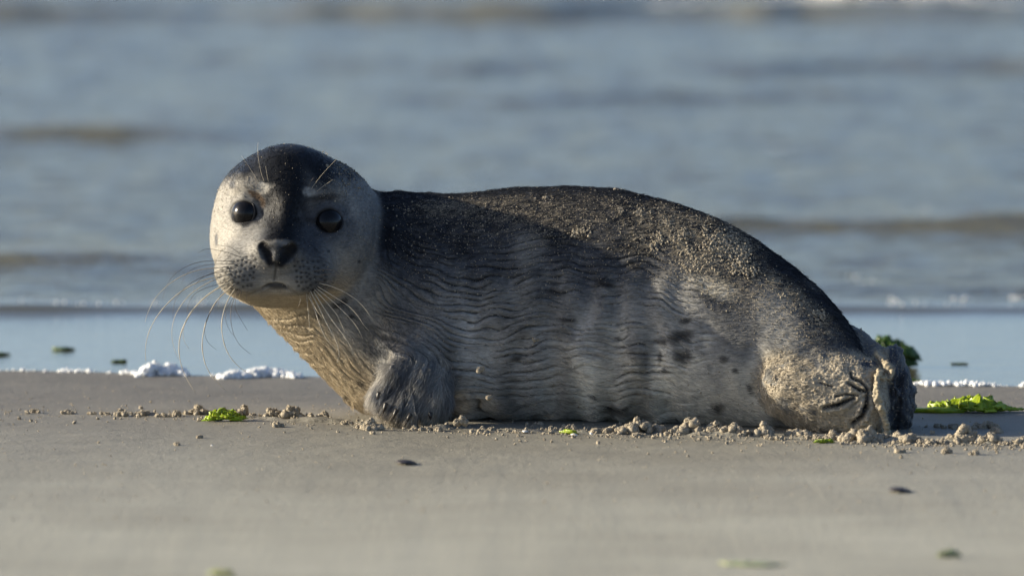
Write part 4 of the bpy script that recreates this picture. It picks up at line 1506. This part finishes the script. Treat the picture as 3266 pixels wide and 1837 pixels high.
seaweed(378, 1152, 14, 7, 'tiny dark scrap of weed floating next to the larger foam mound', 15, WEED_DARK, 2, z0=-.002)
seaweed(2914, 1212, 22, 5, 'tiny green scrap of weed at the water edge behind the hind flipper end', 16, WEED_DARK, 2, z0=-.002)
seaweed(3062, 1158, 16, 3, 'tiny scrap of weed floating far right, in the smooth water', 17, WEED_DARK, 2, z0=-.002)


# ------------------------------------------------------------------ foam
def foam_mound(u0, u1, base_v, h_, label, seed, n, depth=.05, group='foam mounds at the water edge'):
    r = np.random.default_rng(seed)
    s = r.beta(1.4, 1.4, n)
    u = u0 + (u1 - u0) * s
    prof = (np.sin(s * PI) ** .7) * (.75 + .35 * vnoise(s * 6 + seed, s * 0))
    g = np.array([ground(a, base_v + 4 * math.sin(a * .02)) for a in u])
    rad = r.gamma(2.2, .0010, n).clip(.0008, .0065)
    dy = r.uniform(-1, 1, n)
    hh = h_ / 2400 * 1.08 * prof * np.sqrt(1 - dy * dy * .85)
    c = np.stack([g[:, 0], g[:, 1] + depth * (.35 + dy * .6), np.maximum(hh * r.uniform(0, 1, n) ** .7 - rad * .5, rad * .2)], -1)
    v, f = scatter_balls(c, rad, ICO2, .06, r=r)
    o_ = build_mesh('foam_mound', v, f, FOAM)
    return tag(o_, label, 'sea foam', group)


foam_mound(432, 600, 1199, 50, 'white foam mound alone on the left, behind the long whiskers', 21, 950)
foam_mound(690, 960, 1204, 38, 'lower white foam mound partly hidden behind the chest of the seal', 22, 1100)
segs = []
for u0, u1, dens, hh in ((-700, 430, 1100, 4), (590, 700, 40, 4), (2890, 3980, 1200, 6)):
    u = rng.uniform(u0, u1, dens)
    v0 = np.interp(u, _sx, _sy)
    xs = np.array([ground(a, b) for a, b in zip(u, v0)])
    clump = sstep(-.1, .55, vnoise(u / 70.0, u * 0 + 1)) * .95 + .12
    ok = rng.uniform(0, 1, dens) < clump
    xs, clump = xs[ok], clump[ok]
    yy = shore_y(xs[:, 0]) + rng.uniform(-.004, .030, len(xs))
    rr = rng.gamma(2.2, .0007, len(xs)).clip(.0006, .004) * (.5 + .6 * clump)
    zz = rng.uniform(0, 1, len(xs)) * hh / 2400 * clump
    segs.append((np.stack([xs[:, 0], yy, zz], -1), rr))
v, f = scatter_balls(np.concatenate([s[0] for s in segs]), np.concatenate([s[1] for s in segs]), ICO2, .06)
tag(build_mesh('foam_line', v, f, FOAM), 'thin line of white foam bubbles along the water edge', 'sea foam', kind='stuff')

# breaking crest far out, upper right
r = np.random.default_rng(33)
n = 900
yc = gy_of(30)
cx = np.concatenate([r.normal(1.57, .22, 600), r.uniform(.25, 2.6, 300)])
hx = np.exp(-((cx - 1.57) / .34) ** 2) * .085 + .010
cz = r.uniform(-.02, 1, n) * hx
cyy = yc + r.normal(0, .22, n)
wz = water_z(cx, cyy)
v, f = scatter_balls(np.stack([cx, cyy, wz + cz * .9], -1), r.uniform(.006, .022, n) * (.4 + 9 * hx), ICO2, .12)
tag(build_mesh('breaker_foam', v, f, FOAM), 'white foam on the breaking wave far out at the upper right', 'sea foam', kind='stuff')

# glints of foam on the wavelets
cx, cy_, cr = [], [], []
for a, b, s_, k in ((2718, 898, 14, 5), (2960, 690, 20, 6), (2860, 975, 16, 6), (3060, 968, 16, 6), (3250, 962, 18, 9), (2780, 930, 22, 5), (700, 985, 60, 8), (330, 985, 200, 12),
                    (3100, 985, 150, 14), (2300, 800, 90, 4), (2470, 480, 30, 4)):
    g = np.array([ground(q, w) for q, w in zip(rng.normal(a, s_, k), rng.normal(b, 2.5, k))])
    cx += list(g[:, 0]); cy_ += list(g[:, 1]); cr += list(rng.uniform(.0007, .0024, k))
cx, cy_, cr = map(np.array, (cx, cy_, cr))
v, f = scatter_balls(np.stack([cx, cy_, water_z(cx, cy_) + cr * .6], -1), cr, ICO2, .05)
tag(build_mesh('foam_bubbles', v, f, FOAM), 'stray white bubbles glinting on the small waves', 'sea foam', kind='stuff')


# ------------------------------------------------------------------ shells and scraps on the sand
def scrap(name, px, py, w, h_, mat, label, cat, group, seed, curl=.5):
    """a small curved flake: a dished oval with real thickness"""
    r = np.random.default_rng(seed)
    g = ground(px, py)
    rings, sides = 5, 18
    v, f = [[0, 0, 0]], []
    for i in range(1, rings + 1):
        for k in range(sides):
            a = 2 * PI * k / sides
            q = i / rings * (1 + .12 * math.sin(3 * a + seed))
            v.append([q * math.cos(a), q * math.sin(a), 0])
    v = np.array(v)
    v[:, 2] = 1 - (v[:, 0] ** 2 + v[:, 1] ** 2) * curl - .15 * v[:, 0]
    v *= np.array([w / 4800, w / 4800 * 1.3, h_ / 2400])
    tri = [[0, 1 + k, 1 + (k + 1) % sides] for k in range(sides)]
    qd = []
    for i in range(rings - 1):
        for k in range(sides):
            a, b = 1 + i * sides + k, 1 + i * sides + (k + 1) % sides
            qd.append([a, a + sides, b + sides, b])
    o_ = build_mesh(name, v, [np.array(tri), np.array(qd)], mat)
    md = o_.modifiers.new('thickness', 'SOLIDIFY')
    md.thickness = .0009
    o_.location = (g[0], g[1], sand_z(np.array([g[0]]), np.array([g[1]]))[0] + .0006)
    return tag(o_, label, cat, group)


scrap('shell_fragment', 1293, 1479, 62, 13, LEAF, 'dark curved shell fragment on the sand below the front flipper', 'shell', 'dark shell fragments in the foreground', 1)
scrap('shell_fragment', 2868, 1571, 66, 14, LEAF, 'dark curved shell fragment in the right foreground', 'shell', 'dark shell fragments in the foreground', 2)
scrap('shell_fragment', 662, 1337, 24, 8, SHELL, 'white shell fragment at the left end of the small green seaweed scrap', 'shell', 'white shell fragments', 3)
scrap('shell_fragment', 676, 1424, 9, 6, SHELL, 'tiny glinting white shell fragment on bare sand in the left foreground', 'shell', 'white shell fragments', 4)
scrap('shell_fragment', 1832, 1390, 24, 8, SHELL, 'white shell fragment next to the tiny green leaf below the belly', 'shell', 'white shell fragments', 5)
scrap('shell_fragment', 1886, 1388, 13, 9, SHELL, 'small round white shell fragment right of the one at the green leaf', 'shell', 'white shell fragments', 6)
scrap('shell_fragment', 1675, 1381, 22, 9, SHELL, 'white shell fragment at the shadow edge left of the tiny green leaf', 'shell', 'white shell fragments', 7)
